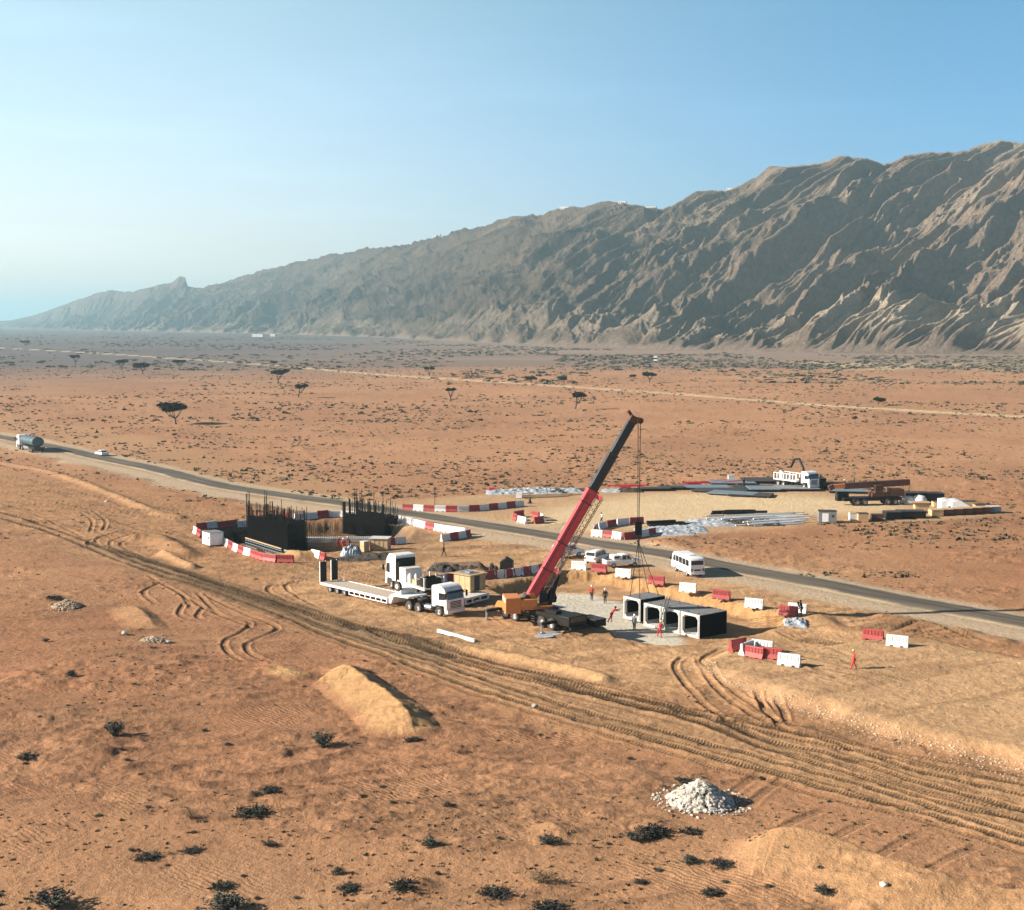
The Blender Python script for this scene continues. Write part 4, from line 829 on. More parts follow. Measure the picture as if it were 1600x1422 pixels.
# ------------------------------------------------------------------ culverts
ROW = R(-52); CW, CH, CL = 2.85, 2.6, 3.9; zf = -1.28
def culvert(label, p, z=zf, rz=ROW, L=CL):
    c = thing('box_culvert', label, 'culvert', (p.x, p.y, z), rz, 'precast box culverts')
    prof_o = [(-CW / 2, 0), (CW / 2, 0), (CW / 2, CH), (-CW / 2, CH)]; ti = .27; hz = .32
    inn = [(-CW / 2 + ti + hz, ti), (CW / 2 - ti - hz, ti), (CW / 2 - ti, ti + hz), (CW / 2 - ti, CH - ti - hz), (CW / 2 - ti - hz, CH - ti), (-CW / 2 + ti + hz, CH - ti), (-CW / 2 + ti, CH - ti - hz), (-CW / 2 + ti, ti + hz)]
    out = [(-CW / 2 + .5, 0), (CW / 2 - .5, 0), (CW / 2, .5), (CW / 2, CH - .5), (CW / 2 - .5, CH), (-CW / 2 + .5, CH), (-CW / 2, CH - .5), (-CW / 2, .5)]
    # outer square ring meets the chamfered opening
    o4 = [(-CW / 2, 0), (CW / 2, 0), (CW / 2, CH), (-CW / 2, CH)]
    b = MB(); v = [(x, y, z_) for y in (0, L) for x, z_ in o4 + inn]
    F = []
    for base in (0, 12):
        q = lambda *a: tuple(base + i for i in a)
        fr = [q(0, 1, 5, 4), q(1, 6, 5), q(1, 2, 7, 6), q(2, 8, 7), q(2, 3, 9, 8), q(3, 10, 9), q(3, 0, 11, 10), q(0, 4, 11)]
        F += fr if base == 0 else [tuple(reversed(f)) for f in fr]
    F += [(i, i + 12, (i + 1) % 4 + 12, (i + 1) % 4) for i in range(4)] + [(4 + i, 4 + (i + 1) % 8, 16 + (i + 1) % 8, 16 + i) for i in range(8)]
    b.add(v, F); b.build('box_shell', M['conc'], c, bevel=.02)
    MB().bx(-CW / 2 + .3, CW / 2 - .3, L - .1, L - .02, .28, CH - .28).build('shade_board', M['shadeblack'], c)  # black board added so the culvert mouth reads as deep shade
    b = MB(); b.bx(-CW / 2 + ti + .002, -CW / 2 + ti + .01, .35, L - .12, ti + hz, CH - ti - hz).bx(CW / 2 - ti - .01, CW / 2 - ti - .002, .35, L - .12, ti + hz, CH - ti - hz).bx(-CW / 2 + ti + hz, CW / 2 - ti - hz, .35, L - .12, CH - ti - .01, CH - ti - .002).build('inner_shade', M['shadeblack'], c)  # shade painted as black sheets on the inner walls and roof
    r = MB(); w = .09
    for x0, x1, z0, z1 in ((-CW / 2 + .12, CW / 2 - .12, .10, .19), (-CW / 2 + .12, CW / 2 - .12, CH - .19, CH - .10), (-CW / 2 + .10, -CW / 2 + .19, .19, CH - .19), (CW / 2 - .19, CW / 2 - .10, .19, CH - .19)): r.bx(x0, x1, -.06, 0, z0, z1)
    r.build('joint_rim', M['conc'], c); b = MB()
    for x in (-.8, .8):
        for y in (.5, L - .5): b.cyl((x, y, CH), (x, y, CH + .12), .07, n=8)
    b.build('lifting_anchor', M['dgrey'], c); MB().bx(-CW / 2 + .04, CW / 2 - .04, .06, L - .04, CH + .004, CH + .012).build('grey_top', M['concd'], c)  # top sheet in a darker grey than the shell
    MB().bx(CW / 2 + .003, CW / 2 + .012, .06, L - .04, .04, CH - .04).bx(-CW / 2 - .012, -CW / 2 - .003, .06, L - .04, .04, CH - .04).build('shade_side', M['shadeblack'], c)  # the sides' shaded look put in as black sheets
    return c
rowd = Vector((math.cos(ROW), math.sin(ROW), 0)); p4 = (G(1062.5, 991.5, zf) + G(1093.5, 998.5, zf)) / 2
cul = {}
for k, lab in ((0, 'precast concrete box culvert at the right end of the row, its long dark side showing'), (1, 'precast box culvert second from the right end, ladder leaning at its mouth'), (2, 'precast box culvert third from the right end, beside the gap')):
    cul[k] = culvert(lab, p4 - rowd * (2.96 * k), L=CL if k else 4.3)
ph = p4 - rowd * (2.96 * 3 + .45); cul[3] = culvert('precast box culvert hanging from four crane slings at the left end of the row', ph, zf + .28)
cc = Matrix.Translation(cul[3].location) @ Matrix.Rotation(ROW, 4, 'Z')
sl = thing('lifting_sling', 'four black sling legs running from the crane hook to the hanging culvert', 'sling', HOOK)
for x in (-.8, .8):
    for y in (.5, CL - .5): MB().tube([(0, 0, 0), (cc @ Vector((x, y, CH + .1))) - HOOK], .035, 6).build('sling_leg', M['black'], sl)
MB().lathe([(.08, -.05), (.16, -.05), (.16, .05), (.08, .05), (.08, -.05)], 12, None, 'y').build('master_ring', M['dgrey'], sl)
ld = thing('ladder', 'grey steel ladder leaning at the mouth of the second culvert from the right', 'ladder', p4 - rowd * 3.6 - Vector((-rowd.y, rowd.x, 0)) * 1.2 + Vector((0, 0, 0))); ld.location.z = zf; ld.rotation_euler = (R(-20), 0, ROW)
for s in (-1, 1): MB().bx(s * .22 - .03, s * .22 + .03, -.03, .03, 0, 4.2).build('ladder_rail', M['grey'], ld)
b = MB(); [b.cyl((-.22, 0, z), (.22, 0, z), .02, n=6) for z in np.arange(.3, 4.1, .3)]; b.build('rungs', M['grey'], ld)

# ------------------------------------------------------------------ minibus
mb = thing('minibus', 'white minibus parked beside the road with its rear towards us', 'minibus')
L = 6.9; h = 2.6
body = MB().prism([(-1.2, .42), (-1.28, 1.2), (-1.15, 2.35), (-.85, 2.58), (4.6, 2.6), (5.15, 2.35), (5.55, 1.35), (5.68, 1.1), (5.7, .42)], -1.02, 1.02).build('body', M['white'], mb, bevel=.14, seg=3)
MB().add([(-1.245, -.86, 1.42), (-1.245, .86, 1.42), (-1.19, .80, 2.2), (-1.19, -.80, 2.2), (-1.20, -.86, 1.42), (-1.20, .86, 1.42), (-1.12, .80, 2.2), (-1.12, -.80, 2.2)], [(0, 3, 2, 1), (4, 5, 6, 7), (0, 1, 5, 4), (1, 2, 6, 5), (2, 3, 7, 6), (3, 0, 4, 7)]).build('rear_window', M['glass'], mb)
MB().add([(5.63, -.9, 1.3), (5.63, .9, 1.3), (5.2, .8, 2.3), (5.2, -.8, 2.3), (5.5, -.9, 1.3), (5.5, .9, 1.3), (5.1, .8, 2.3), (5.1, -.8, 2.3)], [(0, 1, 2, 3), (4, 7, 6, 5), (0, 4, 5, 1), (1, 5, 6, 2), (2, 6, 7, 3), (3, 7, 4, 0)]).build('windscreen', M['glass'], mb)
for s in (-1, 1):
    for x0, x1 in ((-.8, .25), (.4, 1.5), (1.65, 2.75), (2.9, 3.85)): MB().bx(x0, x1, s * 1.03 - .012, s * 1.03 + .012, 1.42, 2.22).build('side_window', M['glass'], mb)
    MB().prism([(4.0, 1.4), (4.95, 1.4), (4.7, 2.2), (4.0, 2.2)], s * 1.03 - .012, s * 1.03 + .012).build('side_window', M['glass'], mb)
    for x in (0, 3.9): wheel(mb, x, s * .9, .38, .28, s, 18); 
    MB().bx(-1.30, -1.22, s * .78 - .12, s * .78 + .12, .85, 1.2).build('tail_light', M['tail'], mb); MB().bx(5.62, 5.74, s * .72 - .16, s * .72 + .16, .75, .98).build('headlight', M['light'], mb)
    MB().bx(5.3, 5.42, s * 1.12, s * 1.3, 1.4, 1.75).beam((5.2, s * .98, 1.7), (5.36, s * 1.2, 1.72), .04, .04).build('mirror', M['black'], mb)
MB().bx(-1.31, -1.24, -.45, .45, .9, 1.08).build('number_plate_panel', M['black'], mb); MB().bx(-1.42, -1.2, -.98, .98, .42, .66).build('rear_bumper', M['white'], mb, bevel=.04)
MB().bx(.6, 1.9, -.5, .5, 2.6, 2.72).build('roof_vent', M['white'], mb, bevel=.05)
put(mb, (1073, 900.6), (1056.6, 893), 0, 3.6, 1.02)

# ------------------------------------------------------------------ cars
def car(name, label, cat, kind, hood=1.0):
    c = thing(name, label, cat)
    if kind == 'suv': low = [(-.95, .42), (-.98, .95), (-.92, 1.12), (2.95, 1.14), (3.75, 1.0), (3.82, .42)]; top = [(-.90, 1.10), (-.72, 1.72), (-.5, 1.80), (1.7, 1.80), (2.1, 1.74), (2.85, 1.12)]
    elif kind == 'pickup': low = [(-1.05, .45), (-1.08, 1.1), (2.9, 1.12), (3.95, 1.0), (4.02, .45)]; top = [(.95, 1.10), (1.05, 1.72), (1.25, 1.80), (2.0, 1.80), (2.3, 1.74), (3.0, 1.11)]
    else: low = [(-.9, .36), (-.95, .8), (-.85, .95), (2.7, .93), (3.5, .78), (3.55, .36)]; top = [(-.35, .93), (.25, 1.40), (.5, 1.45), (1.4, 1.45), (1.7, 1.38), (2.45, .92)]
    zt = max(p[1] for p in top); MB().prism(low, -.9, .9).build('body', M['white'], c, bevel=.08); MB().prism([(x, z) for x, z in top], -.76, .76).build('cabin', M['white'], c, bevel=.08)
    def sh(k): cx = sum(p[0] for p in top) / len(top); return k
    x0 = top[0][0] + .28; x1 = top[-1][0] - .45; zb = top[0][1] + .06; zc = zt - .14; xm = (x0 + x1) / 2
    for s in (-1, 1):
        MB().prism([(x0, zb), (x0 + .15, zc), (xm - .05, zc), (xm - .05, zb)], s * .765 - .012, s * .765 + .012).build('side_window', M['glass'], c)
        MB().prism([(xm + .05, zb), (xm + .05, zc), (x1 - .35, zc), (x1 + .05, zb)], s * .765 - .012, s * .765 + .012).build('side_window', M['glass'], c)
        for x in (0, 2.75 if kind != 'pickup' else 3.0): wheel(c, x, s * .80, .37 if kind != 'car' else .32, .24, s, 16)
        MB().bx(low[0][0] - .04, low[0][0] + .02, s * .72 - .13, s * .72 + .13, .75, 1.0).build('tail_light', M['tail'], c); e = low[-1][0]; MB().bx(e - .1, e + .01, s * .62 - .17, s * .62 + .17, .68, .86).build('headlight', M['light'], c)
        MB().bx(x1 + .05, x1 + .2, s * .92, s * 1.08, 1.05 if kind != 'car' else .9, 1.2 if kind != 'car' else 1.02).build('mirror', M['white'], c)
    a, b_ = top[0], top[1]; MB().add([(a[0] + (b_[0] - a[0]) * t_ + (-.02 if o_ == 0 else .03), y * (.66 - .04 * t_), a[1] + (b_[1] - a[1]) * t_) for o_ in (0, 1) for y, t_ in ((-1, .2), (1, .2), (1, .92), (-1, .92))], [(0, 3, 2, 1), (4, 5, 6, 7), (0, 1, 5, 4), (1, 2, 6, 5), (2, 3, 7, 6), (3, 0, 4, 7)]).build('rear_window', M['glass'], c)
    a, b_ = top[-1], top[-2]; MB().add([(a[0] + (b_[0] - a[0]) * t_ + (.03 if o_ == 0 else -.03), y * (.70 - .04 * t_), a[1] + (b_[1] - a[1]) * t_ + (.02 if o_ == 0 else -.02)) for o_ in (0, 1) for y, t_ in ((-1, .12), (1, .12), (1, .92), (-1, .92))], [(0, 1, 2, 3), (4, 7, 6, 5), (0, 4, 5, 1), (1, 5, 6, 2), (2, 6, 7, 3), (3, 7, 4, 0)]).build('windscreen', M['glass'], c)
    if kind == 'suv': MB().bx(-.4, 1.9, -.68, -.62, 1.84, 1.88).bx(-.4, 1.9, .62, .68, 1.84, 1.88).build('roof_rail', M['grey'], c)
    if kind == 'pickup':
        MB().bx(-.95, .85, -.74, .74, 1.105, 1.12).build('bed_floor', M['dgrey'], c); MB().bx(.0, .92, -.80, .80, 1.12, 1.70).build('bed_canopy', M['white'], c, bevel=.06); b = MB(); [b.bx(.1, .82, s * .81 - .01, s * .81 + .01, 1.3, 1.6) for s in (-1, 1)]; b.build('canopy_window', M['glass'], c)
    return c
put(car('suv', 'white estate-type off-roader seen from behind, parked left of the pickup', 'car', 'suv'), (933, 883), (952, 876.5), 0, 2.75, -.9)
put(car('pickup_truck', 'white double-cab pickup with canopy parked in front of the off-roader', 'pickup', 'pickup'), (962, 888), (989, 886.5), 0, 3.0, -.9)
put(car('saloon_car', 'small white car driving on the road behind the tanker', 'car', 'car'), (158, 713), (150, 711.5), 0, 2.75, .8)
put(car('parked_van', 'white off-roader half hidden behind the crane boom near the road', 'car', 'suv'), (886, 872), (899, 871), 0, 2.75, -.9, rz=35)

# ------------------------------------------------------------------ tanker on the road
tk = thing('tanker_truck', 'tanker truck with blue-grey elliptical tank driving left along the road', 'tanker')
truck_cab(tk, 9.2, 2.5, .65, 2.4, 2.1, 'white', .1); chassis(tk, -1.8, 8.6, .95)
TM = Matrix.Translation((0, 0, 2.25)) @ Matrix.Diagonal((1, 1.22, 1, 1))
MB().lathe([(.001, -2.6), (.85, -2.55), (1.02, -2.4), (1.02, 6.4), (.85, 6.55), (.001, 6.6)], 24, TM, 'x').build('tank', M['tank'], tk, smooth=True)
b = MB(); [b.lathe([(1.025, x - .04), (1.05, x - .04), (1.05, x + .04), (1.025, x + .04)], 24, TM, 'x') for x in (-2.2, .2, 2.6, 5.0)]; b.build('tank_band', M['dgrey'], tk)
MB().bx(-1.8, 6.0, -.25, .25, 3.24, 3.34).build('catwalk', M['dgrey'], tk); MB().cyl((1, 0, 3.2), (1, 0, 3.5), .28, n=14).cyl((3.5, 0, 3.2), (3.5, 0, 3.5), .28, n=14).build('manhole', M['grey'], tk)
MB().bx(-2.9, -2.5, -1.2, 1.2, .6, 1.15).build('rear_bumper', M['dgrey'], tk)
for s in (-1, 1):
    for x in (0, -1.35, 5.6, 7.6): wheel(tk, x, s * 1.02, .52, .5 if x < 1 else .34, s, 16)
    MB().bx(1.0, 4.6, s * 1.1 - .05, s * 1.1 + .05, .6, 1.1).build('side_guard', M['grey'], tk)
put(tk, (24, 701), (51, 708), 7.6, 0, 1.25, sc=1.2)

# ------------------------------------------------------------------ yard flatbed with knuckle boom
yt = thing('loader_truck', 'white cage-bed truck with folded black knuckle boom at the back of the storage yard', 'truck')
truck_cab(yt, 6.3, 2.4, .65, 2.3, 2.0, 'white', .1); chassis(yt, -2.2, 5.7, .95)
MB().bx(-2.4, 3.2, -1.2, 1.2, 1.1, 1.22).build('flatbed', M['offwhite'], yt)
for s in (-1, 1):
    b = MB(); [b.bx(-2.4, 3.2, s * 1.2 - .04, s * 1.2 + .04, z, z + .1) for z in (1.22, 2.3)]; [b.bx(x - .06, x + .06, s * 1.2 - .035, s * 1.2 + .035, 1.32, 2.3) for x in np.linspace(-2.3, 3.1, 8)]; b.build('side_cage', M['white'], yt)
    for x in (0, -1.3, 5.0): wheel(yt, x, s * 1.0, .5, .45, s, 16)
MB().tube([(3.7, 0, 1.2), (3.7, 0, 3.4), (2.6, 0, 5.0), (1.5, 0, 4.9), (.6, 0, 3.4)], .2, 8).build('knuckle_boom', M['black'], yt)
MB().bx(3.4, 4.0, -.8, .8, 1.1, 1.9).build('boom_base', M['black'], yt, bevel=.05)
put(yt, (1227.5, 761), (1251.5, 765), 0, 5.0, -1.2, sc=1.15)
YM = Matrix.Translation(yt.location) @ Matrix.Rotation(yt.rotation_euler.z, 4, 'Z') @ Matrix.Scale(1.15, 4)
for k, (x, y, lab) in enumerate(((-2.0, .4, 'white round tank bag at the tail of the cage-bed truck'), (-.9, -.5, 'white round tank bag second from the tail of the cage-bed truck'))):
    g = on(YM, x, y, 1.24, 'water_tank', lab, 'tank', 0, 'tanks on the loader truck'); MB().lathe([(.001, 0), (.5, 0), (.55, .2), (.55, 1.2), (.4, 1.5), (.001, 1.55)], 14, None, 'z').build('tank_shell', M['white'], g, smooth=True); MB().cyl((0, 0, 1.5), (0, 0, 1.65), .18, n=10).build('tank_lid', M['dgrey'], g)

# ------------------------------------------------------------------ second crane, boom stowed
c2 = thing('parked_crane', 'older brown mobile crane with lowered boom parked at the right end of the yard', 'crane')
MB().bx(-2.0, 9.0, -1.2, 1.2, .85, 1.45).build('carrier_frame', M['black'], c2, bevel=.04); MB().bx(7.6, 9.8, -1.25, .1, .75, 2.4).build('carrier_cab', M['black'], c2, bevel=.12); MB().bx(9.76, 9.84, -1.1, -.05, 1.5, 2.25).build('carrier_windscreen', M['glass'], c2)
for x in (-.8, .6, 5.0, 6.4):
    for s in (-1, 1): wheel(c2, x, s * 1.08, .56, .46, s, 18)
MB().bx(-2.4, .2, -1.2, 1.2, 1.6, 2.9).build('counterweight', M['brown'], c2, bevel=.06); MB().bx(.2, 3.6, -1.0, 1.0, 1.5, 2.2).build('slewing_platform', M['brown'], c2, bevel=.05)
MB().bx(1.6, 3.2, .5, 1.3, 2.2, 3.7).build('operator_cab', M['brown'], c2, bevel=.06); MB().bx(1.8, 3.0, 1.302, 1.32, 2.8, 3.55).bx(3.2, 3.22, .6, 1.2, 2.6, 3.55).build('cab_window', M['glass'], c2)
MB().beam((-3.8, 0, 4.0), (8.6, 0, 3.5), .9, 1.1).build('boom_base_section', M['brown'], c2, bevel=.04); MB().beam((8.5, 0, 3.5), (10.8, 0, 3.42), .7, .8).build('boom_top_section', M['orange'], c2, bevel=.04); MB().beam((10.6, 0, 3.5), (11.4, 0, 3.1), .8, .9).build('boom_head', M['brown'], c2)
MB().cyl((1.6, 0, 2.3), (5.0, 0, 3.2), .2, n=12).build('luffing_cylinder', M['chrome'], c2, smooth=True)
for x in (-1.7, 7.1): MB().bx(x - .2, x + .2, -1.45, 1.45, .9, 1.2).build('outrigger_beam', M['brown'], c2)
put(c2, (1391, 789), (1349, 791), -.8, 6.4, 1.3, rz=-172)
# ------------------------------------------------------------------ plastic water barriers
def barrier_proto(name, m, ribs):
    c = thing(name, 'x', 'barrier')
    prof = [(-.30, 0), (-.30, .12), (-.24, .28), (-.13, .5), (-.11, .97), (-.08, 1.02), (.08, 1.02), (.11, .97), (.13, .5), (.24, .28), (.30, .12), (.30, 0)]
    b = MB(); segs = [(-.98, -.62, 0), (-.62, -.30, .13), (-.30, .30, 0), (.30, .62, .13), (.62, .98, 0)]
    for x0, x1, lift in segs:
        pr = [(y, max(z, lift)) for y, z in prof]
        n = len(pr); v = [(x0, y, z) for y, z in pr] + [(x1, y, z) for y, z in pr]
        b.add(v, [tuple(range(n)), tuple(reversed(range(n, 2 * n)))] + [(i, i + n, (i + 1) % n + n, (i + 1) % n) for i in range(n)])
    b.build('shell', m, c)
    r = MB()
    for x in np.linspace(-.8, .8, 6):
        for s in (-1, 1): r.add([(x - .05, s * .135, .48), (x + .05, s * .135, .48), (x + .04, s * .118, .92), (x - .04, s * .118, .92), (x - .05, s * .165, .5), (x + .05, s * .165, .5), (x + .04, s * .15, .9), (x - .04, s * .15, .9)], [(0, 3, 2, 1), (4, 5, 6, 7), (0, 1, 5, 4), (1, 2, 6, 5), (2, 3, 7, 6), (3, 0, 4, 7)])
    r.build('ribs', m, c); MB().cyl((-.7, 0, 1.01), (-.7, 0, 1.06), .06, n=8).build('filler_cap', M['dgrey'], c)
    MB().bx(.98, 1.03, -.05, .05, .3, .85).build('coupling_lug', m, c); return c
BR = barrier_proto('traffic_barrier', M['barred'], True); BW = barrier_proto('traffic_barrier', M['barwhite'], True)
used = {'r': False, 'w': False}
def barrier(px, py, rz, c, label, group, jit=.04, z=None, tilt=0.0):
    p = GZ(px, py) if z is None else G(px, py, z); src = BR if c == 'r' else BW
    if used[c]: o = clone(src, p, rz)
    else: used[c] = True; o = src; o.location = p; o.rotation_euler = (0, 0, rz); clone_reg(src)
    o.rotation_euler = (rnd.uniform(-.02, .02) + tilt, rnd.uniform(-.02, .02), rz + rnd.uniform(-jit, jit)); s = rnd.uniform(.97, 1.05); o.scale = (s * 1.06, s * 1.06, s * 1.1); o['label'] = label; o['category'] = 'barrier'; o['group'] = group; return o
rnd = random.Random(12)
def clone_reg(src):
    d = {}
    for o in COL.objects:
        if o.parent: d.setdefault(o.parent.name, []).append(o)
    KIDS[src.name] = d
clone_reg(BR); clone_reg(BW)
def line(pts, cols, where, group):
    "barriers end to end along the line through these spots"
    P = spline([GZ(*p) for p in pts], .3); Ls = np.concatenate([[0], np.cumsum(np.linalg.norm(np.diff(P, axis=0), axis=1))]); n = len(cols)
    names = {'r': 'red', 'w': 'white'}; seen = {'r': 0, 'w': 0}; ORD = ['leftmost'] + 'second third fourth fifth sixth seventh eighth ninth tenth'.split()
    for k, c in enumerate(cols):
        if c == '-': continue
        s = (k + .5) / n * Ls[-1]; x = np.interp(s, Ls, P[:, 0]); y = np.interp(s, Ls, P[:, 1]); x2 = np.interp(s + .5, Ls, P[:, 0]); y2 = np.interp(s + .5, Ls, P[:, 1]); x1 = np.interp(s - .5, Ls, P[:, 0]); y1 = np.interp(s - .5, Ls, P[:, 1])
        src = BR if c == 'r' else BW; o = clone(src, (x, y, gz(x, y)), 0); o.rotation_euler = (0, 0, math.atan2(y2 - y1, x2 - x1) + rnd.uniform(-.04, .04)); sc_ = Ls[-1] / n / 2.0; sc_ = min(max(sc_, .9), 1.25); o.scale = (sc_, 1.05, 1.08)
        same = sum(1 for q in cols if q == c)
        seen[c] += 1; od = ORD[seen[c] - 1]; od = od if od == 'leftmost' else ('rightmost' if seen[c] == same else od); left = ' from the left' if od not in ('leftmost', 'rightmost') else ''
        if isinstance(where, list): o['label'] = where[k]; o['group'] = group; continue
        o['label'] = (f'{od} {names[c]} barrier{left} {where}' if same > 1 else f'only {names[c]} plastic barrier {where}'); o['group'] = f'{names[c]} barriers {group}'
line([(303, 832), (315, 841)], 'wr', 'at the left tip of the pit beside the white generator', 'at the left tip of the rebar pit')
line([(345, 849), (370, 862), (405, 874), (425, 878), (459, 880)], 'rwrwrwrrrr', 'along the near edge of the rebar pit', 'along the near edge of the rebar pit')
line([(306, 829), (333, 825), (384, 818), (430, 813), (452, 813)], 'rwrrwwrwr', 'along the far left edge of the rebar pit', 'along the far left edge of the rebar pit')
line([(460, 813), (485, 811), (530, 808), (600, 812)], 'wwrwwwww', 'behind the two rebar cages', 'behind the rebar cages')
line([(604, 813), (635, 818), (662, 825), (676, 828), (700, 832), (728, 836)], 'wwwwwrwww', 'between the rebar pit and the paved road', 'between the rebar pit and the road')
line([(690, 846), (722, 841), (734, 838)], 'wrwr', 'in the short spur right of the rebar pit', 'in the spur right of the rebar pit')
line([(600, 852), (634, 849)], 'rw', 'behind the plywood hut', 'behind the plywood hut')
line([(629, 797), (690, 799.5), (740, 799), (818, 791)], 'rwrwrwrwrwrw', 'in the straight row beyond the paved road', 'in the row beyond the road')
line([(802, 811), (815, 817), (832, 818.5), (849, 815), (836, 809), (815, 807.5), (802, 810)], 'rwrwrr', ['red barrier at the left front of the small ring beyond the road', 'white barrier at the front middle of the small ring beyond the road', 'red barrier at the right front of the small ring beyond the road', 'white barrier at the right end of the small ring beyond the road', 'red barrier at the right back of the small ring beyond the road', 'red barrier at the left back of the small ring beyond the road'], 'barriers in the small ring beyond the road')
line([(668, 913), (700, 910), (748, 906), (800, 901), (862, 892)], 'rwrwrwrwrwrwrw', 'behind the trucks and the crane', 'behind the trucks and crane')
line([(929, 836), (932, 829), (955, 823), (985, 819), (1007, 818)], 'rwwrwr', 'on the far side of the yard entrance', 'on the far side of the yard entrance')
line([(924, 838), (950, 840), (975, 843), (1005, 838.5), (1024, 835)], 'wrwrrwr', 'on the near side of the yard entrance', 'on the near side of the yard entrance')
for (x, y, a, c, l) in ((905, 890, -25, 'w', 'white plastic barrier below the parked off-roader, left of the red one'), (936, 894, -25, 'r', 'red plastic barrier below the parked off-roader'), (974, 902, -28, 'w', 'white plastic barrier directly below the pickup'),
                        (1025.5, 913.5, -28, 'r', 'red plastic barrier left of the minibus on the trench rim'), (1075, 925, -28, 'w', 'white plastic barrier below the minibus on the trench rim'), (1127, 936.5, -28, 'r', 'red plastic barrier on the trench rim right of the minibus'),
                        (1178, 950, -28, 'w', 'white plastic barrier at the right end of the trench rim'), (1232, 962, -32, 'r', 'red plastic barrier beside the surveyor'), (1246, 958, -32, 'w', 'white plastic barrier right behind the red one beside the surveyor'),
                        (1153, 1016, 38, 'r', 'dark red barrier at the left end of the lower barrier group'), (1167, 1021, 50, 'w', 'white barrier turned end-on in the lower barrier group'), (1191, 1018, -32, 'w', 'white barrier at the back of the lower barrier group'),
                        (1178, 1028, -42, 'r', 'red barrier at the front of the lower barrier group'), (1205, 1030, -28, 'r', 'red barrier lying in the middle of the lower barrier group'), (1233, 1040, -30, 'w', 'white barrier at the right end of the lower barrier group'),
                        (1364, 1000, -30, 'r', 'red barrier at the right beyond the man in red coverall'), (1402, 1010, -28, 'w', 'white barrier at the far right beyond the man in red coverall'), (494, 872, -50, 'w', 'white barrier standing right of the sand heap at the rebar pit'), (504, 875, -60, 'r', 'red barrier standing end-on right of the sand heap at the rebar pit')):
    src = BR if c == 'r' else BW; p = GZ(x, y); o = clone(src, p, R(a)); o['label'] = l; o['group'] = 'single barriers around the site'; o.scale = (1.1, 1.1, 1.12)
for b_ in (BR, BW):
    for ch in [o for o in COL.objects if o.parent == b_]: bpy.data.objects.remove(ch)
    bpy.data.objects.remove(b_)

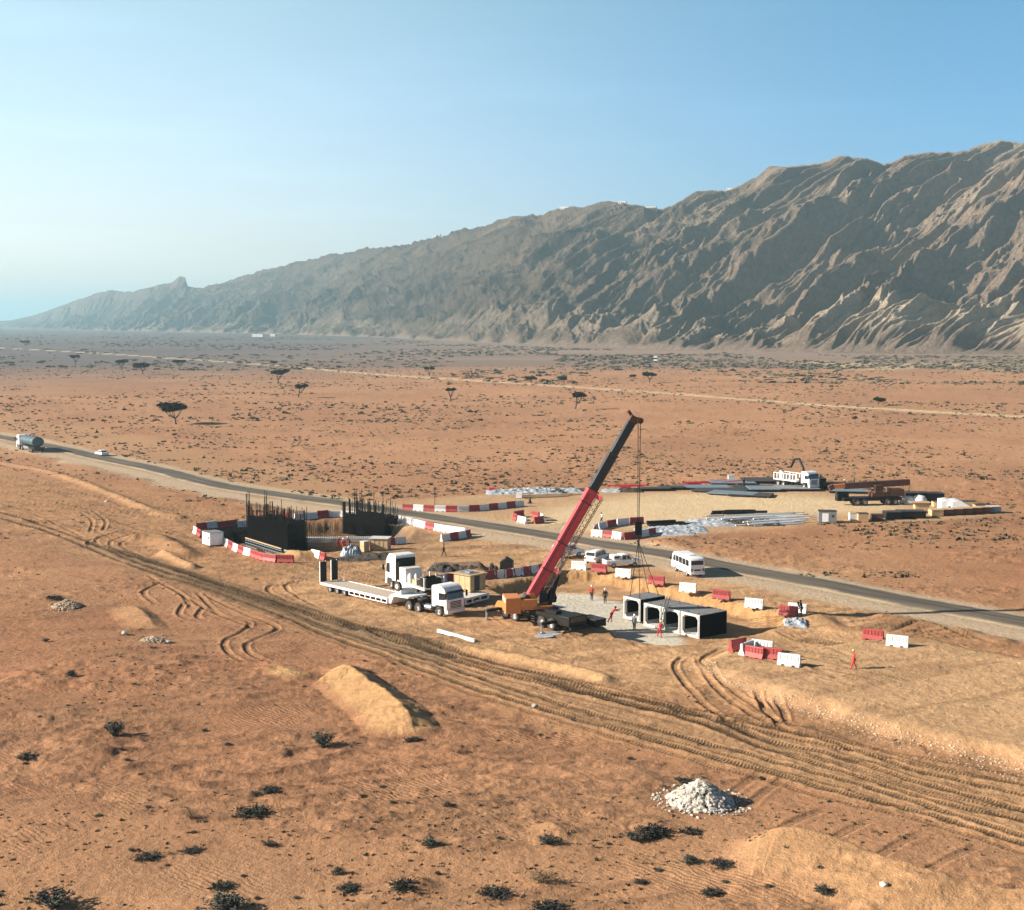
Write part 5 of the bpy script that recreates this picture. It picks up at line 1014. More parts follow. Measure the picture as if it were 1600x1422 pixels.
# ------------------------------------------------------------------ people
def person(px, py, label, pose='stand', top='cred', leg='cred', hat='helmet', face=0.0, vest=None, z=None, lean=0.0, sc=1.0):
    p = GZ(px, py) if z is None else G(px, py, z)
    root = thing('person', label, 'person', p, face)
    # joints, x forward, y left, z up
    W = dict(pel=(0, 0, .95), chest=(.02 + lean * .35, 0, 1.32 - abs(lean) * .06), neck=(.02 + lean * .55, 0, 1.50 - abs(lean) * .12))
    st = {'stand': (.05, -.05), 'walk': (.30, -.30), 'brace': (-.05, -.45), 'crouch': (.25, .05), 'wide': (.1, -.1)}[pose]
    wy = .26 if pose == 'wide' else .10; kz = .50
    if pose == 'crouch': W['pel'] = (-.1, 0, .62); W['chest'] = (.12, 0, .95); W['neck'] = (.22, 0, 1.10)
    ne = Vector(W['neck']); ch = Vector(W['chest']); pe = Vector(W['pel'])
    head = ne + Vector((.03 + lean * .08, 0, .11)); crown = head + Vector((.01, 0, .12))
    def arm(s):
        sh = ne + Vector((-.01, s * .20, -.08))
        if pose == 'brace': return [sh, sh + Vector((.26, s * .02, -.08)), sh + Vector((.52, 0, .02)), sh + Vector((.60, 0, .05))]
        if pose == 'crouch' or pose == 'wide': return [sh, sh + Vector((.12, s * .06, -.26)), sh + Vector((.36, s * .02, -.34)), sh + Vector((.44, 0, -.36))]
        if pose == 'walk': return [sh, sh + Vector((s * .08, s * .05, -.28)), sh + Vector((s * .20, s * .05, -.52)), sh + Vector((s * .24, s * .04, -.60))]
        return [sh, sh + Vector((.0, s * .07, -.28)), sh + Vector((.10, s * .06, -.53)), sh + Vector((.13, s * .05, -.61))]
    def legj(s):
        f = st[0] if s > 0 else st[1]; hip = pe + Vector((0, s * .09, -.04)); ft = Vector((f, s * wy, .07)); kn = (hip + ft) / 2 + Vector((.06 if pose != 'crouch' else .28, 0, .02)); return [hip, kn, ft]
    def skin(name, vs_, es, rad, m, par, sub=1):
        me = bpy.data.meshes.new(name); me.from_pydata([tuple(v) for v in vs_], es, []); o = bpy.data.objects.new(name, me); COL.objects.link(o); me.materials.append(m); o.parent = par
        sk_ = o.modifiers.new('Skin', 'SKIN'); sk_.use_smooth_shade = True
        for i, r in enumerate(rad): me.skin_vertices[0].data[i].radius = (r, r) if not isinstance(r, tuple) else r
        me.skin_vertices[0].data[0].use_root = True
        su = o.modifiers.new('Sub', 'SUBSURF'); su.levels = sub; su.render_levels = sub; return o
    # continuous body
    v = [pe, ch, ne, head, crown, head + Vector((.10, 0, .0))]; e = [(0, 1), (1, 2), (2, 3), (3, 4), (3, 5)]; r = [.12, .13, .055, .085, .075, .03]
    for s in (-1, 1):
        a = arm(s); i = len(v); v += a; e += [(1, i), (i, i + 1), (i + 1, i + 2), (i + 2, i + 3)]; r += [.055, .045, .032, .036]
        hd_ = (a[3] - a[2]).normalized(); sdv = hd_.cross(Vector((0, 0, 1))); sdv = sdv.normalized() if sdv.length > .01 else Vector((0, 1, 0))
        for k in range(4): j = len(v); base = a[3] + sdv * (.022 * (k - 1.5)); v += [base + hd_ * (.05 + .008 * (k in (1, 2))), base + hd_ * .085 + Vector((0, 0, -.02))]; e += [(i + 3, j), (j, j + 1)]; r += [.010, .008]
        j = len(v); v += [a[3] + sdv * .045 * s + hd_ * .01, a[3] + sdv * .06 * s + hd_ * .04]; e += [(i + 3, j), (j, j + 1)]; r += [.012, .009]
        l = legj(s); i = len(v); v += l + [l[2] + Vector((.14, 0, -.03))]; e += [(0, i), (i, i + 1), (i + 1, i + 2), (i + 2, i + 3)]; r += [.085, .058, .04, .035]
    skin('body', v, e, r, M['skin'], root)
    # upper garment
    v = [pe + Vector((0, 0, .02)), ch, ne + Vector((0, 0, -.04))]; e = [(0, 1), (1, 2)]; r = [(.155, .125), (.175, .135), .085]
    for s in (-1, 1):
        a = arm(s); i = len(v); v += a[:3]; e += [(1, i), (i, i + 1), (i + 1, i + 2)]; r += [.082, .062, .05]
    skin('jacket', v, e, r, M[top], root)
    v = [pe]; e = []; r = [(.15, .12)]
    for s in (-1, 1):
        l = legj(s); i = len(v); v += [l[0], l[1], l[2] + Vector((0, 0, .03))]; e += [(0, i), (i, i + 1), (i + 1, i + 2)]; r += [.105, .078, .062]
    skin('trousers', v, e, r, M[leg], root)
    for s in (-1, 1):
        f = legj(s)[2]; skin('boot', [f + Vector((-.03, 0, 0)), f + Vector((.05, 0, -.02)), f + Vector((.17, 0, -.03))], [(0, 1), (1, 2)], [.06, .055, .042], M['boot'], root)
    if vest: skin('safety_vest', [pe + Vector((0, 0, .12)), ch, ch + Vector((0, 0, .10))], [(0, 1), (1, 2)], [(.17, .15), (.185, .155), (.16, .12)], M[vest], root)
    T_ = Matrix.Translation(crown + Vector((-.01, 0, -.03)))
    if hat in ('helmet', 'yhelmet'): MB().lathe([(.17, 0), (.15, .0), (.14, .06), (.10, .12), (.04, .15), (.001, .155)], 14, T_, 'z').build('helmet', M[hat], root, smooth=True)
    else: MB().lathe([(.105, -.10), (.115, -.03), (.10, .05), (.05, .09), (.001, .095)], 12, T_, 'z').build('hair', M['cdark'], root, smooth=True)
    root.scale = (sc * 1.04,) * 3; root.rotation_euler = (0, 0, face); return root
person(693, 869, 'person in red vest and black trousers walking on bare sand between trucks and road', 'walk', 'cdark', 'cdark', 'none', R(10), 'cred')
person(940, 818, 'person in white shirt and dark trousers walking in the sandy yard entrance', 'walk', 'cwhite', 'cdark', 'none', R(200))
person(924.5, 938, 'person in red vest and white helmet standing on the pale trench floor', 'stand', 'cred', 'cdark', 'helmet', R(70), 'cred', z=zf)
person(945.5, 943, 'person in dark clothes standing right of the red-vested man on the trench floor', 'stand', 'cdark', 'cdark', 'helmet', R(100), z=zf)
person(955.5, 972, 'person in red coverall leaning forward with both arms against the hanging culvert', 'brace', 'cred', 'cred', 'none', R(8), z=zf + .9, lean=.6)
person(1030, 996, 'person in red coverall bending with legs apart in front of the culvert row', 'wide', 'cred', 'cred', 'yhelmet', R(60), z=zf, lean=.7)
person(991, 986, 'person in dark clothes standing at the corner of the hanging culvert', 'stand', 'cblue', 'cdark', 'helmet', R(60), z=zf)
person(1252.5, 962.5, 'person in dark clothes standing behind the surveying tripod', 'stand', 'cdark', 'cdark', 'none', R(190), lean=.15)
person(1334, 1046, 'person in red coverall and yellow helmet walking alone on the open sand at right', 'walk', 'cred', 'cred', 'yhelmet', R(190))
person(1162, 761, 'person in dark clothes standing among the stacked panels of the yard', 'stand', 'cdark', 'cdark', 'none', R(-60))
person(1319, 764, 'person in dark clothes standing behind the parked crane, left of the other man', 'stand', 'cdark', 'cblue', 'helmet', R(-90))
person(1334, 762, 'person in dark clothes standing behind the parked crane, nearer its boom tip', 'stand', 'cblue', 'cdark', 'none', R(-40))
person(528, 856, 'person in red coverall at the pit edge, left of the group of three', 'wide', 'cred', 'cred', 'yhelmet', R(-40), lean=.5)
person(537, 861, 'person in red coverall at the pit edge, nearest of the group of three', 'stand', 'cred', 'cred', 'helmet', R(120))
person(547, 856, 'person in red coverall at the pit edge, right of the group of three', 'wide', 'cred', 'cdark', 'helmet', R(200), lean=.5)
tp = thing('survey_tripod', 'yellow instrument on a dark tripod in front of the surveyor', 'tripod', GZ(1247, 963)); 
for a in (90, 210, 330): MB().tube([(0, 0, 1.35), (.5 * math.cos(R(a)), .5 * math.sin(R(a)), 0)], .03, 6).build('leg', M['dgrey'], tp)
MB().bx(-.1, .1, -.1, .1, 1.38, 1.65).cyl((0, 0, 1.33), (0, 0, 1.38), .12, n=10).build('instrument', M['black'], tp)

# ------------------------------------------------------------------ rebar cages and footing in the left pit
def cage(label, A, B, wid, h, hs, seed, z=-dL, dense=.22):
    a = G(*A, z); b_ = G(*B, z); L = (b_ - a).length; rz = math.atan2(b_.y - a.y, b_.x - a.x); c = thing('rebar_cage', label, 'rebar cage', a, rz, 'rebar cages in the pit'); rr = random.Random(seed)
    for nm, ys in (('near_mat', 0), ('inner_mat', .35), ('far_mat', wid), ('inner_mat', wid - .35)):
        m = MB(); x = 0
        while x < L: top = hs + rr.uniform(-1.2, .3) if rr.random() < .38 else h + rr.uniform(0, .3); top += 1.6 if (x < .6 or rr.random() < .03) else 0; m.bx(x - .032, x + .032, ys - .032, ys + .032, 0, top); x += dense
        zz = .2
        while zz < h: m.bx(0, L, ys + .024, ys + .066, zz - .02, zz + .02); zz += .36
        m.build(nm, M['rust'], c)
    for xs in (0, L):
        m = MB(); [m.bx(xs - .022, xs + .022, y - .022, y + .022, 0, h) for y in np.arange(0, wid, dense)]; [m.bx(xs - .02, xs + .02, 0, wid, zz - .018, zz + .018) for zz in np.arange(.2, h, .28)]; m.build('end_mat', M['rust'], c)
    for yy in (.18, wid * .5): MB().bx(.05, L - .05, yy, yy + .05, 0, h * .6).build('dark_infill', M['shadeblack'], c)  # black sheets added to darken the cage interior
    m = MB(); [m.bx(x, x + .04, .1, wid - .1, zz, zz + .04) for x in np.arange(.3, L, .8) for zz in np.arange(.4, h, .7)]; m.build('spacer_bars', M['rust'], c); return c
c1_ = cage('long black rebar cage at the left of the pit with tall starter bars', (386, 851), (449, 866), 3.6, 4.6, 6.9, 3)
cage('second black rebar cage at the right of the pit, nearer the road', (535, 836), (600, 844), 3.4, 3.7, 6.2, 5)
cage('low open rebar cage at the left end of the pit', (343, 842), (384, 850), 3.5, 1.3, 2.0, 7, dense=.4)
ft = thing('concrete_footing', 'pale concrete footing strip between the two rebar cages', 'footing'); a = G(449, 846, -dL); b_ = G(585, 845, -dL); b = MB(); b.beam(a + Vector((0, 0, .3)), b_ + Vector((0, 0, .3)), 2.2, .6, up=(0, 0, 1)).build('footing_strip', M['conc'], ft); b = MB(); q = G(449, 868, -dL); b.beam(a + Vector((0, 0, .33)), q + Vector((0, 0, .33)), 1.0, .6).build('footing_strip', M['conc'], ft)
m = MB(); P_ = [a.lerp(b_, t_) for t_ in np.linspace(.02, .98, 40)]; [m.bx(p.x - .03, p.x + .03, p.y - .8, p.y - .74, -dL + .6, -dL + 1.5 + rnd.random() * 1.8) for p in P_]; [m.bx(p.x - .03, p.x + .03, p.y + .7, p.y + .76, -dL + .6, -dL + 1.5 + rnd.random() * 1.2) for p in P_]; m.build('starter_bars', M['rust'], ft)
fw = thing('formwork_frame', 'blue-grey formwork frame with yellow timber top rail at the near pit edge', 'formwork'); a = G(384, 856, -1.4); b_ = G(440, 874, -1.4); b = MB(); b.beam(a + Vector((0, 0, 1.55)), b_ + Vector((0, 0, 1.55)), .16, .16).build('top_rail', M['wood'], fw)
b = MB(); [b.beam(a.lerp(b_, t_) + Vector((0, 0, .0)), a.lerp(b_, t_) + Vector((0, 0, 1.45)), .1, .1, up=(1, 0, 0)) for t_ in np.linspace(0, 1, 14)]; [b.beam(a + Vector((0, 0, h_)), b_ + Vector((0, 0, h_)), .08, .1) for h_ in (.35, .85, 1.25)]; b.build('steel_frame', M['teal'], fw)
# white site cabin at the tip of the pit
def box_thing(name, label, cat, px, py, rz, L, W_, H_, m, lid=None, group=None, z=None, extra=None):
    p = GZ(px, py) if z is None else G(px, py, z); c = thing(name, label, cat, p, R(rz), group)
    MB().bx(0, L, 0, W_, .06, H_).build('box_body', M[m], c, bevel=.025)
    MB().bx(.05, L - .05, .05, .2, 0, .06).bx(.05, L - .05, W_ - .2, W_ - .05, 0, .06).build('skid', M['dgrey'], c)
    MB().bx(-.04, L + .04, -.04, W_ + .04, H_, H_ + .06).build('lid', M[lid or m], c)
    if extra: extra(c, L, W_, H_)
    return c
def cab_bits(c, L, W_, H_):
    MB().bx(L * .72, L * .86, -.02, .0, H_ * .5, H_ * .72).build('vent', M['dgrey'], c); MB().bx(L * .2, L * .55, -.02, .0, .2, H_ * .85).build('door', M['white'], c)
box_thing('generator_box', 'white box generator with dark vent at the left end of the rebar pit', 'generator', 316, 850, -52, 2.6, 2.2, 1.9, 'white', 'grey', extra=cab_bits)
def hut_bits(c, L, W_, H_):
    b = MB(); [b.bx(x, x + .06, -.03, -.003, .06, H_) for x in np.linspace(0, L - .06, 5)]; b.build('batten', M['wood'], c)
    MB().bx(-.12, L + .12, -.2, W_ + .15, H_ + .062, H_ + .12).build('roof_sheet', M['conc'], c)
box_thing('plywood_hut', 'large plywood hut with pale sheet roof at the right of the rebar pit', 'hut', 578, 861, -8, 2.6, 2.2, 1.75, 'ply', 'wood', extra=hut_bits)
box_thing('cabinet', 'narrow tan cabinet standing left of the plywood hut', 'cabinet', 562.5, 862, -48, 1.0, .9, 1.5, 'ply', 'conc')
def blob(name, label, cat, px, py, L, W_, H_, rz, m, seed, n=12, z=None, sharp=.5, flat_=1.0):
    H_ *= flat_
    "irregular heap or draped sheet"
    p = GZ(px, py) if z is None else G(px, py, z); rr = random.Random(seed); nx, ny = 46, 26; xs = np.linspace(-1, 1, nx); ys = np.linspace(-1, 1, ny); XX, YY = np.meshgrid(xs, ys)
    ed = np.clip(1 - XX ** 4, 0, 1) * np.clip(1 - YY ** 4, 0, 1); hh = (.35 + 1.1 * fbm(XX * 3 + seed, YY * 2.5 + seed, 3, seed)) * ed ** .6 * H_ + sharp * H_ * .9 * (fbm(XX * 8 + seed, YY * 5, 3, seed + 5, .7) - .5) * ed + sharp * H_ * .35 * (ridged(XX * 5 + YY * 4, YY * 6 - XX * 2, seed + 9) - .5) * ed
    o = grid_mesh(name, XX * L / 2 * (1 + .12 * (fbm(YY * 2, YY * 0 + seed, 2, 3) - .5)), YY * W_ / 2, hh - .05); o.data.materials.append(M[m]); o.location = p; o.rotation_euler = (0, 0, R(rz)); props(o, label, cat); return o
blob('tarpaulin', 'flat black tarpaulin lying in front of the plywood hut', 'tarpaulin', 553, 874, 5.0, 3.4, .35, -8, 'tarp', 3)
blob('tarpaulin', 'black tarpaulin heap stretched out right of the flat one near the hut', 'tarpaulin', 590, 870, 6.0, 4.5, .5, 0, 'tarp', 4)
blob('tarpaulin', 'crumpled white plastic sheet lying on the sand near the surveyor', 'tarpaulin', 1243, 974, 2.6, 4.2, .4, -10, 'sheet', 5)
blob('debris_heap', 'heap of white and grey scrap between red workers and plywood hut', 'heap', 549, 868, 3.0, 3.0, 1.1, 10, 'sheet', 6, sharp=1.4)
blob('tarpaulin', 'black covered heap behind the stake truck, left half', 'tarpaulin', 690, 891, 3.8, 3.0, .7, -5, 'tarp', 8, sharp=.25)
blob('tarpaulin', 'black covered heap behind the plywood cabin, right half', 'tarpaulin', 728, 890, 4.6, 3.0, .8, -5, 'tarp', 9, sharp=.25)
wt = thing('water_tank', 'black covered water tank standing behind the barrier row left of the crane boom', 'tank', GZ(781, 891), R(-8)); MB().prism([(0, 0), (1.65, 0), (1.65, 1.15), (.85, 1.6), (0, 1.15)], 0, 1.6).build('tank_body', M['black'], wt, bevel=.05); MB().cyl((.8, .8, 1.5), (.8, .8, 1.72), .25, n=10).build('tank_lid', M['dgrey'], wt)
blob('waste_bags', 'small dark pile of bags left of the black water tank', 'bags', 771, 891, 1.3, 1.2, .8, 0, 'tarp', 11, sharp=1.0)

# ------------------------------------------------------------------ small roadside things
pl = thing('marker_pole', 'thin dark pole standing behind the straight barrier row', 'pole', GZ(679.5, 790)); MB().cyl((0, 0, 0), (0, 0, 3.1), .05, n=8).build('pole_shaft', M['rust'], pl); MB().cyl((0, 0, 3.0), (0, 0, 3.2), .09, n=8).build('pole_cap', M['black'], pl)
sg = thing('road_sign', 'small dark square sign on a post beside the road at left', 'sign', GZ(360, 752)); MB().cyl((0, 0, 0), (0, 0, 1.6), .05, n=8).build('post', M['grey'], sg); MB().bx(-.36, .36, -.05, -.0, 1.0, 1.7).build('sign_panel', M['brown'], sg, bevel=.01); MB().bx(-.3, .3, -.3, .3, 0, .12).build('base', M['dgrey'], sg)
cn = thing('traffic_cone', 'dark traffic cone standing alone on the sand beyond the road', 'cone', GZ(828, 786.5)); MB().lathe([(.34, .05), (.10, 1.0), (.001, 1.0)], 14, None, 'z').build('cone_body', M['black'], cn, smooth=True); MB().bx(-.45, .45, -.45, .45, 0, .05).build('base', M['black'], cn)
pv = thing('white_beam', 'long white steel beam lying beside the haul road below the trucks', 'beam', GZ(684, 988)); q = GZ(742, 1004) - pv.location; MB().beam((0, 0, .12), (q.x, q.y, q.z + .12), .26, .2).build('flange', M['white'], pv, bevel=.02); MB().beam((0, 0, .35), (q.x, q.y, q.z + .35), .26, .05).build('web', M['white'], pv)
for k, (x, y, l) in enumerate(((850, 994, 'pale oval ground mat left of the nearer crane jack'), (864, 990, 'pale oval ground mat behind the nearer crane jack'))):
    g = MB(); g.lathe([(.001, .04), (.95, .035), (1.0, .0)], 22, Matrix.Diagonal((1.05, .8, 1, 1)), 'z'); o = g.build('ground_mat', M['sheet'], None); o.location = GZ(x, y); props(o, l, 'mat', 'mats at the crane jack')
blk_ = box_thing('counterweight_rack', 'low black steel rack beside the trench in front of the crane', 'rack', 905, 975, -50, 2.6, 1.6, .8, 'black', 'dgrey', z=0)
stake = thing('marker_stake', 'small pale survey stake near the right end of the trench', 'stake', GZ(1211, 958)); MB().bx(-.04, .04, -.04, .04, 0, 1.3).build('stake_post', M['wood'], stake); MB().bx(-.18, .18, -.05, -.04, .9, 1.3).build('stake_board', M['ply'], stake)

# ------------------------------------------------------------------ storage yard
def panel_stack(px, py, L, W_, n, rz, label, top='stripe'):
    c = thing('panel_stack', label, 'panel stack', GZ(px, py), R(rz), 'stacked shuttering panels in the yard'); rr = random.Random(int(px))
    for k in range(n): dx = rr.uniform(-.12, .12); MB().bx(dx, L + dx, rr.uniform(-.08, 0), W_ + rr.uniform(0, .1), .12 + k * .16, .25 + k * .16).build('panel', M['black' if k < n - 1 else top], c)
    for x in (.4, L - .6): MB().bx(x, x + .15, 0, W_, 0, .119).build('bearer', M['wood'], c)
    return c
wh = 'lying in the storage yard beyond the road'
for (px, py, L, W_, n, rz, top, l) in ((1000, 768, 6, 3, 3, 4, 'tarp', 'low dark panel stack just right of the crane ropes in the yard'), (1031, 766, 5, 3, 3, 2, 'tarp', 'dark panel stack second right of the crane ropes in the yard'), (1062, 765, 10, 5, 2, 0, 'teal', 'wide grey-blue panel stack at the back of the yard'),
        (1080, 769, 10, 7, 2, -25, 'dgrey', 'olive dark panel row slanting forward in the yard'), (1105, 773, 9, 5, 2, -25, 'teal', 'grey panel stack slanting at the front of the panel field'), (1113, 759, 9, 6, 3, 0, 'teal', 'blue-grey panel stack below the red pipes'), (1138, 776, 8, 5, 2, -18, 'dgrey', 'front dark panel stack nearest to the open sand'),
        (1150, 766, 10, 6, 2, 0, 'dgrey', 'dark panel stack in the middle of the panel field'), (1172, 769, 6, 6, 3, 0, 'teal', 'grey panel stack left of the loader truck'), (1218, 768, 8, 6, 3, 0, 'stripe', 'pale grey panel stack in front of the loader truck'), (1166, 756, 10, 7, 3, 0, 'dgrey', 'dark panel stack behind the middle of the field'), (1296, 771, 7, 4, 3, -10, 'teal', 'narrow grey panel stack left of the parked crane')):
    panel_stack(px, py, L, W_, n, rz, l, top)
def pipe_bundle(name, label, cat, A, B, n, r, m, seed, group=None, layers=2, spread=3.0, z=0):
    a = GZ(*A); b_ = GZ(*B); c = thing(name, label, cat, a, 0, group); d_ = b_ - a; rr = random.Random(seed); sd = Vector((-d_.y, d_.x, 0)).normalized()
    for k in range(n):
        o1 = sd * rr.uniform(-.5, .5) * spread; t0 = rr.uniform(0, .35); t1 = rr.uniform(.6, 1); zz = r + rr.randrange(layers) * r * 2.0
        MB().cyl(d_ * t0 + o1 + Vector((0, 0, zz)), d_ * t1 + o1 + sd * rr.uniform(-.4, .4) + Vector((0, 0, zz)), r, n=7).build('pipe' if name != 'timber_stack' else 'plank', M[m], c)
    for t_ in (.3, .7): p = d_ * t_; MB().beam(p - sd * spread * .55 + Vector((0, 0, .02)), p + sd * spread * .55 + Vector((0, 0, .02)), .15, .06).build('bearer', M['wood'], c)
    return c
pipe_bundle('pipe_stack', 'red pipes lying behind the crane ropes at the back of the yard', 'pipes', (948, 761), (1016, 760), 5, .15, 'red', 1, 'pipe bundles in the yard', 2, 3)
pipe_bundle('pipe_stack', 'long red pipes lying along the back edge of the yard', 'pipes', (1052, 758), (1120, 756), 5, .13, 'red', 2, 'pipe bundles in the yard', 2, 3)
pipe_bundle('pipe_stack', 'red pipes lying left of the loader truck at the back of the yard', 'pipes', (1118, 756), (1168, 752), 5, .13, 'red', 3, 'pipe bundles in the yard', 2, 4)
pipe_bundle('pipe_stack', 'white steel pipes in front of the grey generator in the yard', 'pipes', (1135, 820), (1276, 812), 22, .13, 'white', 4, 'pipe bundles in the yard', 3, 7)
pipe_bundle('pipe_stack', 'thin pale pipes behind the white steel pipes in the yard', 'pipes', (1105, 812), (1270, 806), 16, .10, 'offwhite', 5, 'pipe bundles in the yard', 2, 6)
pipe_bundle('pipe_stack', 'dark steel beams behind the pale pipes in the yard', 'pipes', (1110, 806), (1196, 804), 7, .22, 'black', 6, 'pipe bundles in the yard', 2, 3)
pipe_bundle('pipe_stack', 'dark steel beams behind the yard entrance barriers', 'pipes', (1008, 822), (1078, 818), 7, .22, 'black', 7, 'pipe bundles in the yard', 2, 3)
pipe_bundle('timber_stack', 'loose pale timbers lying before the white sheet bundles', 'timber', (790, 776), (905, 770), 14, .09, 'wood', 8, None, 1, 9)
for k, (px, py, L, W_, H_, m, l) in enumerate(((795, 770, 9, 8, 1.0, 'sheet', 'crumpled white sheeting at the left end of the yard'), (826, 769, 9, 8, 1.3, 'sheet', 'crumpled white sheeting second from the left in the yard'), (850, 768, 8, 8, 1.0, 'sheet', 'crumpled white sheeting third from the left in the yard'), (880, 767, 9, 6, .9, 'sheet', 'crumpled white sheeting just left of the crane boom in the yard'), (902, 767, 6, 5, .8, 'tarp', 'dark sheeting just left of the crane boom in the yard'),
        (868, 768, 4, 6, .9, 'tarp', 'dark sheeting between two white ones left of the crane boom'), (786, 770, 5, 7, .7, 'tarp', 'dark sheeting at the far left end of the yard'), (812, 770, 5, 5, .9, 'tarp', 'dark fold between the left white sheetings'),
        (1025, 831, 7, 9, .7, 'sheet', 'crumpled white sheeting behind the yard entrance barriers'), (1048, 830, 8, 9, .8, 'sheet', 'crumpled white sheeting in the middle of the near yard row'), (1070, 827, 7, 8, .7, 'sheet', 'crumpled white sheeting right of the yard entrance'), (1108, 818, 9, 7, .9, 'sheet', 'white sheeting left of the pale pipes'), (1160, 818, 7, 5, 1.0, 'tarp', 'dark machinery heap among the white pipes, left'), (1190, 819, 7, 5, 1.1, 'tarp', 'dark machinery heap among the white pipes, right'),
        (1410, 783, 4, 3, 1.0, 'sheet', 'white bags behind the parked crane, left'), (982, 767, 6, 5, .9, 'tarp', 'dark low pile behind the crane ropes'), (960, 767, 5, 5, .6, 'sheet', 'white low pile behind the crane ropes'))):
    blob('sheeting', l, 'sheeting', px, py, L, W_, H_, rnd.uniform(-8, 8), m, 20 + k, sharp=1.1, flat_=.5)
box_thing('storage_box', 'small white box standing before the white sheet bundles', 'box', 806.5, 779, -4, 1.1, 1.0, .95, 'white')
box_thing('storage_box', 'tiny red box left of the white sheeting in the yard', 'box', 764, 768, 0, 1.1, 1.0, .7, 'red')
box_thing('storage_box', 'white box between the red pipes in the yard', 'box', 1138, 753, 0, 1.3, 1.0, 1.3, 'conc')
box_thing('generator_box', 'grey box generator at the right end of the white pipes', 'generator', 1279, 817, -8, 2.9, 2.0, 1.9, 'grey', 'dgrey', extra=cab_bits)
for k, (x, y, L, W_, H_, m, l) in enumerate(((1272, 763, 2.4, 3, 1.9, 'black', 'black container right beside the loader truck cab'), (1288, 764, 4.2, 3, 1.1, 'black', 'low black container right of the loader truck'), (1415, 786, 4.4, 3, 1.8, 'black', 'black container behind the parked crane, left one'), (1437, 787.5, 4.4, 3, 1.9, 'black', 'black container behind the parked crane, right one'),
        (1328, 814, 1.5, 1.6, 1.3, 'conc', 'pale crate left of the near right yard row'), (1341, 816, 1.7, 1.6, 1.4, 'ply', 'tan crate at the left of the near right yard row'), (1362, 814, 1.9, 1.5, 1.0, 'brown', 'small brown crate in the near right yard row'), (1385, 812, 2.6, 2.4, 1.2, 'black', 'black crate in the near right yard row, left one'), (1404, 810.5, 4.6, 2.4, 1.2, 'black', 'long black crate in the near right yard row'),
        (1459, 793, 1.6, 1.6, 1.0, 'ply', 'tan crate behind the left end of the crate row'), (1504, 795, 2.4, 1.6, 1.3, 'ply', 'tan crate with dark lid behind the crate row'), (1524, 797, 2.8, 1.6, .9, 'ply', 'low tan crate behind the right end of the crate row'))):
    box_thing('container' if m == 'black' else 'crate', l, 'container' if m == 'black' else 'crate', x, y, rnd.uniform(-6, 3), L, W_, H_, m, 'dgrey' if m != 'conc' else 'wood')
for k in range(7):
    x = 1456 + k * 15.0; y = 807 - k * .9
    ords = ['leftmost', 'second', 'third', 'fourth', 'fifth', 'sixth', 'rightmost'][k]
    box_thing('crate', f'{ords} of the seven crates lined up at the right end of the yard', 'crate', x, y, 3, 2.05, 1.8, 1.05, 'ply' if k in (0,) else ('brown' if k < 6 else 'teal'), 'wood' if k < 6 else 'conc', group='crates lined up at the right end of the yard')
for k, (x, y, L, W_, rz, l) in enumerate(((1471, 798, 3.4, 4, -6, 'white ridge tent standing behind the crates, left one'), (1487, 799, 3.2, 4, -6, 'white ridge tent standing behind the crates, right one'))):
    c = thing('tent', l, 'tent', GZ(x, y), R(rz), 'white tents in the yard'); MB().prism([(0, 0), (L, 0), (L, 1.0), (L * .35, 1.9), (0, 1.7)], 0, W_).build('canvas', M['white'], c, bevel=.05); MB().bx(L * .35, L * .65, -.03, -.005, .1, .8).build('opening', M['black'], c)
for (x, y, r_, l) in ((1407, 786, .7, 'small white tank behind the parked crane'), (1422, 787, 1.1, 'white dome tank behind the parked crane, left of the taller one'), (1437, 788, 1.3, 'taller white tank behind the parked crane')):
    c = thing('water_tank', l, 'tank', GZ(x, y), 0, 'white tanks behind the parked crane'); MB().lathe([(.001, 0), (r_, 0), (r_, r_ * .7), (r_ * .7, r_ * 1.15), (.25, r_ * 1.3), (.001, r_ * 1.3)], 16, None, 'z').build('tank_shell', M['white'], c, smooth=True); MB().cyl((0, 0, r_ * 1.3), (0, 0, r_ * 1.42), .2, n=8).build('tank_lid', M['dgrey'], c)
wf = thing('work_stand', 'tan timber stand carrying a box near the parked crane', 'stand', GZ(1430, 802), R(-4)); MB().bx(0, 2.4, 0, 1.8, .7, 1.8).build('stand_box', M['ply'], wf)
for x in (.05, 2.25):
    for y in (.05, 1.65): MB().bx(x, x + .1, y, y + .1, 0, .7).build('leg', M['wood'], wf)
MB().bx(-.9, 2.7, -.3, 2.1, 1.82, 1.88).build('stand_roof', M['wood'], wf)

# ------------------------------------------------------------------ stones
def rock_mesh(seed, r=1.0):
    import bmesh as _b
    bm = _b.new(); _b.ops.create_icosphere(bm, subdivisions=1, radius=r); rr = random.Random(seed)
    for v in bm.verts: v.co *= rr.uniform(.7, 1.15); v.co.z *= .75
    V = [tuple(v.co) for v in bm.verts]; F = [tuple(v.index for v in f.verts) for f in bm.faces]; bm.free(); return np.array(V), F
ROCKS = [rock_mesh(i) for i in range(6)]
def scatter_rocks(name, pts, m, label=None, cat=None, kind='stuff'):
    V = []; F = []; n = 0; rr = np.random.RandomState(len(pts))
    for x, y, z, s in pts:
        v, f = ROCKS[rr.randint(6)]; a = rr.rand() * 6.28; c, s_ = math.cos(a), math.sin(a); w = v * s * np.array([1, rr.uniform(.6, 1), rr.uniform(.6, 1.1)])
        V.append(np.stack([w[:, 0] * c - w[:, 1] * s_ + x, w[:, 0] * s_ + w[:, 1] * c + y, w[:, 2] + z], 1)); F += [tuple(i + n for i in q) for q in f]; n += len(v)
    me = bpy.data.meshes.new(name); me.from_pydata(np.concatenate(V).tolist(), [], F); o = bpy.data.objects.new(name, me); COL.objects.link(o); me.materials.append(m); props(o, label, cat, None, kind); return o
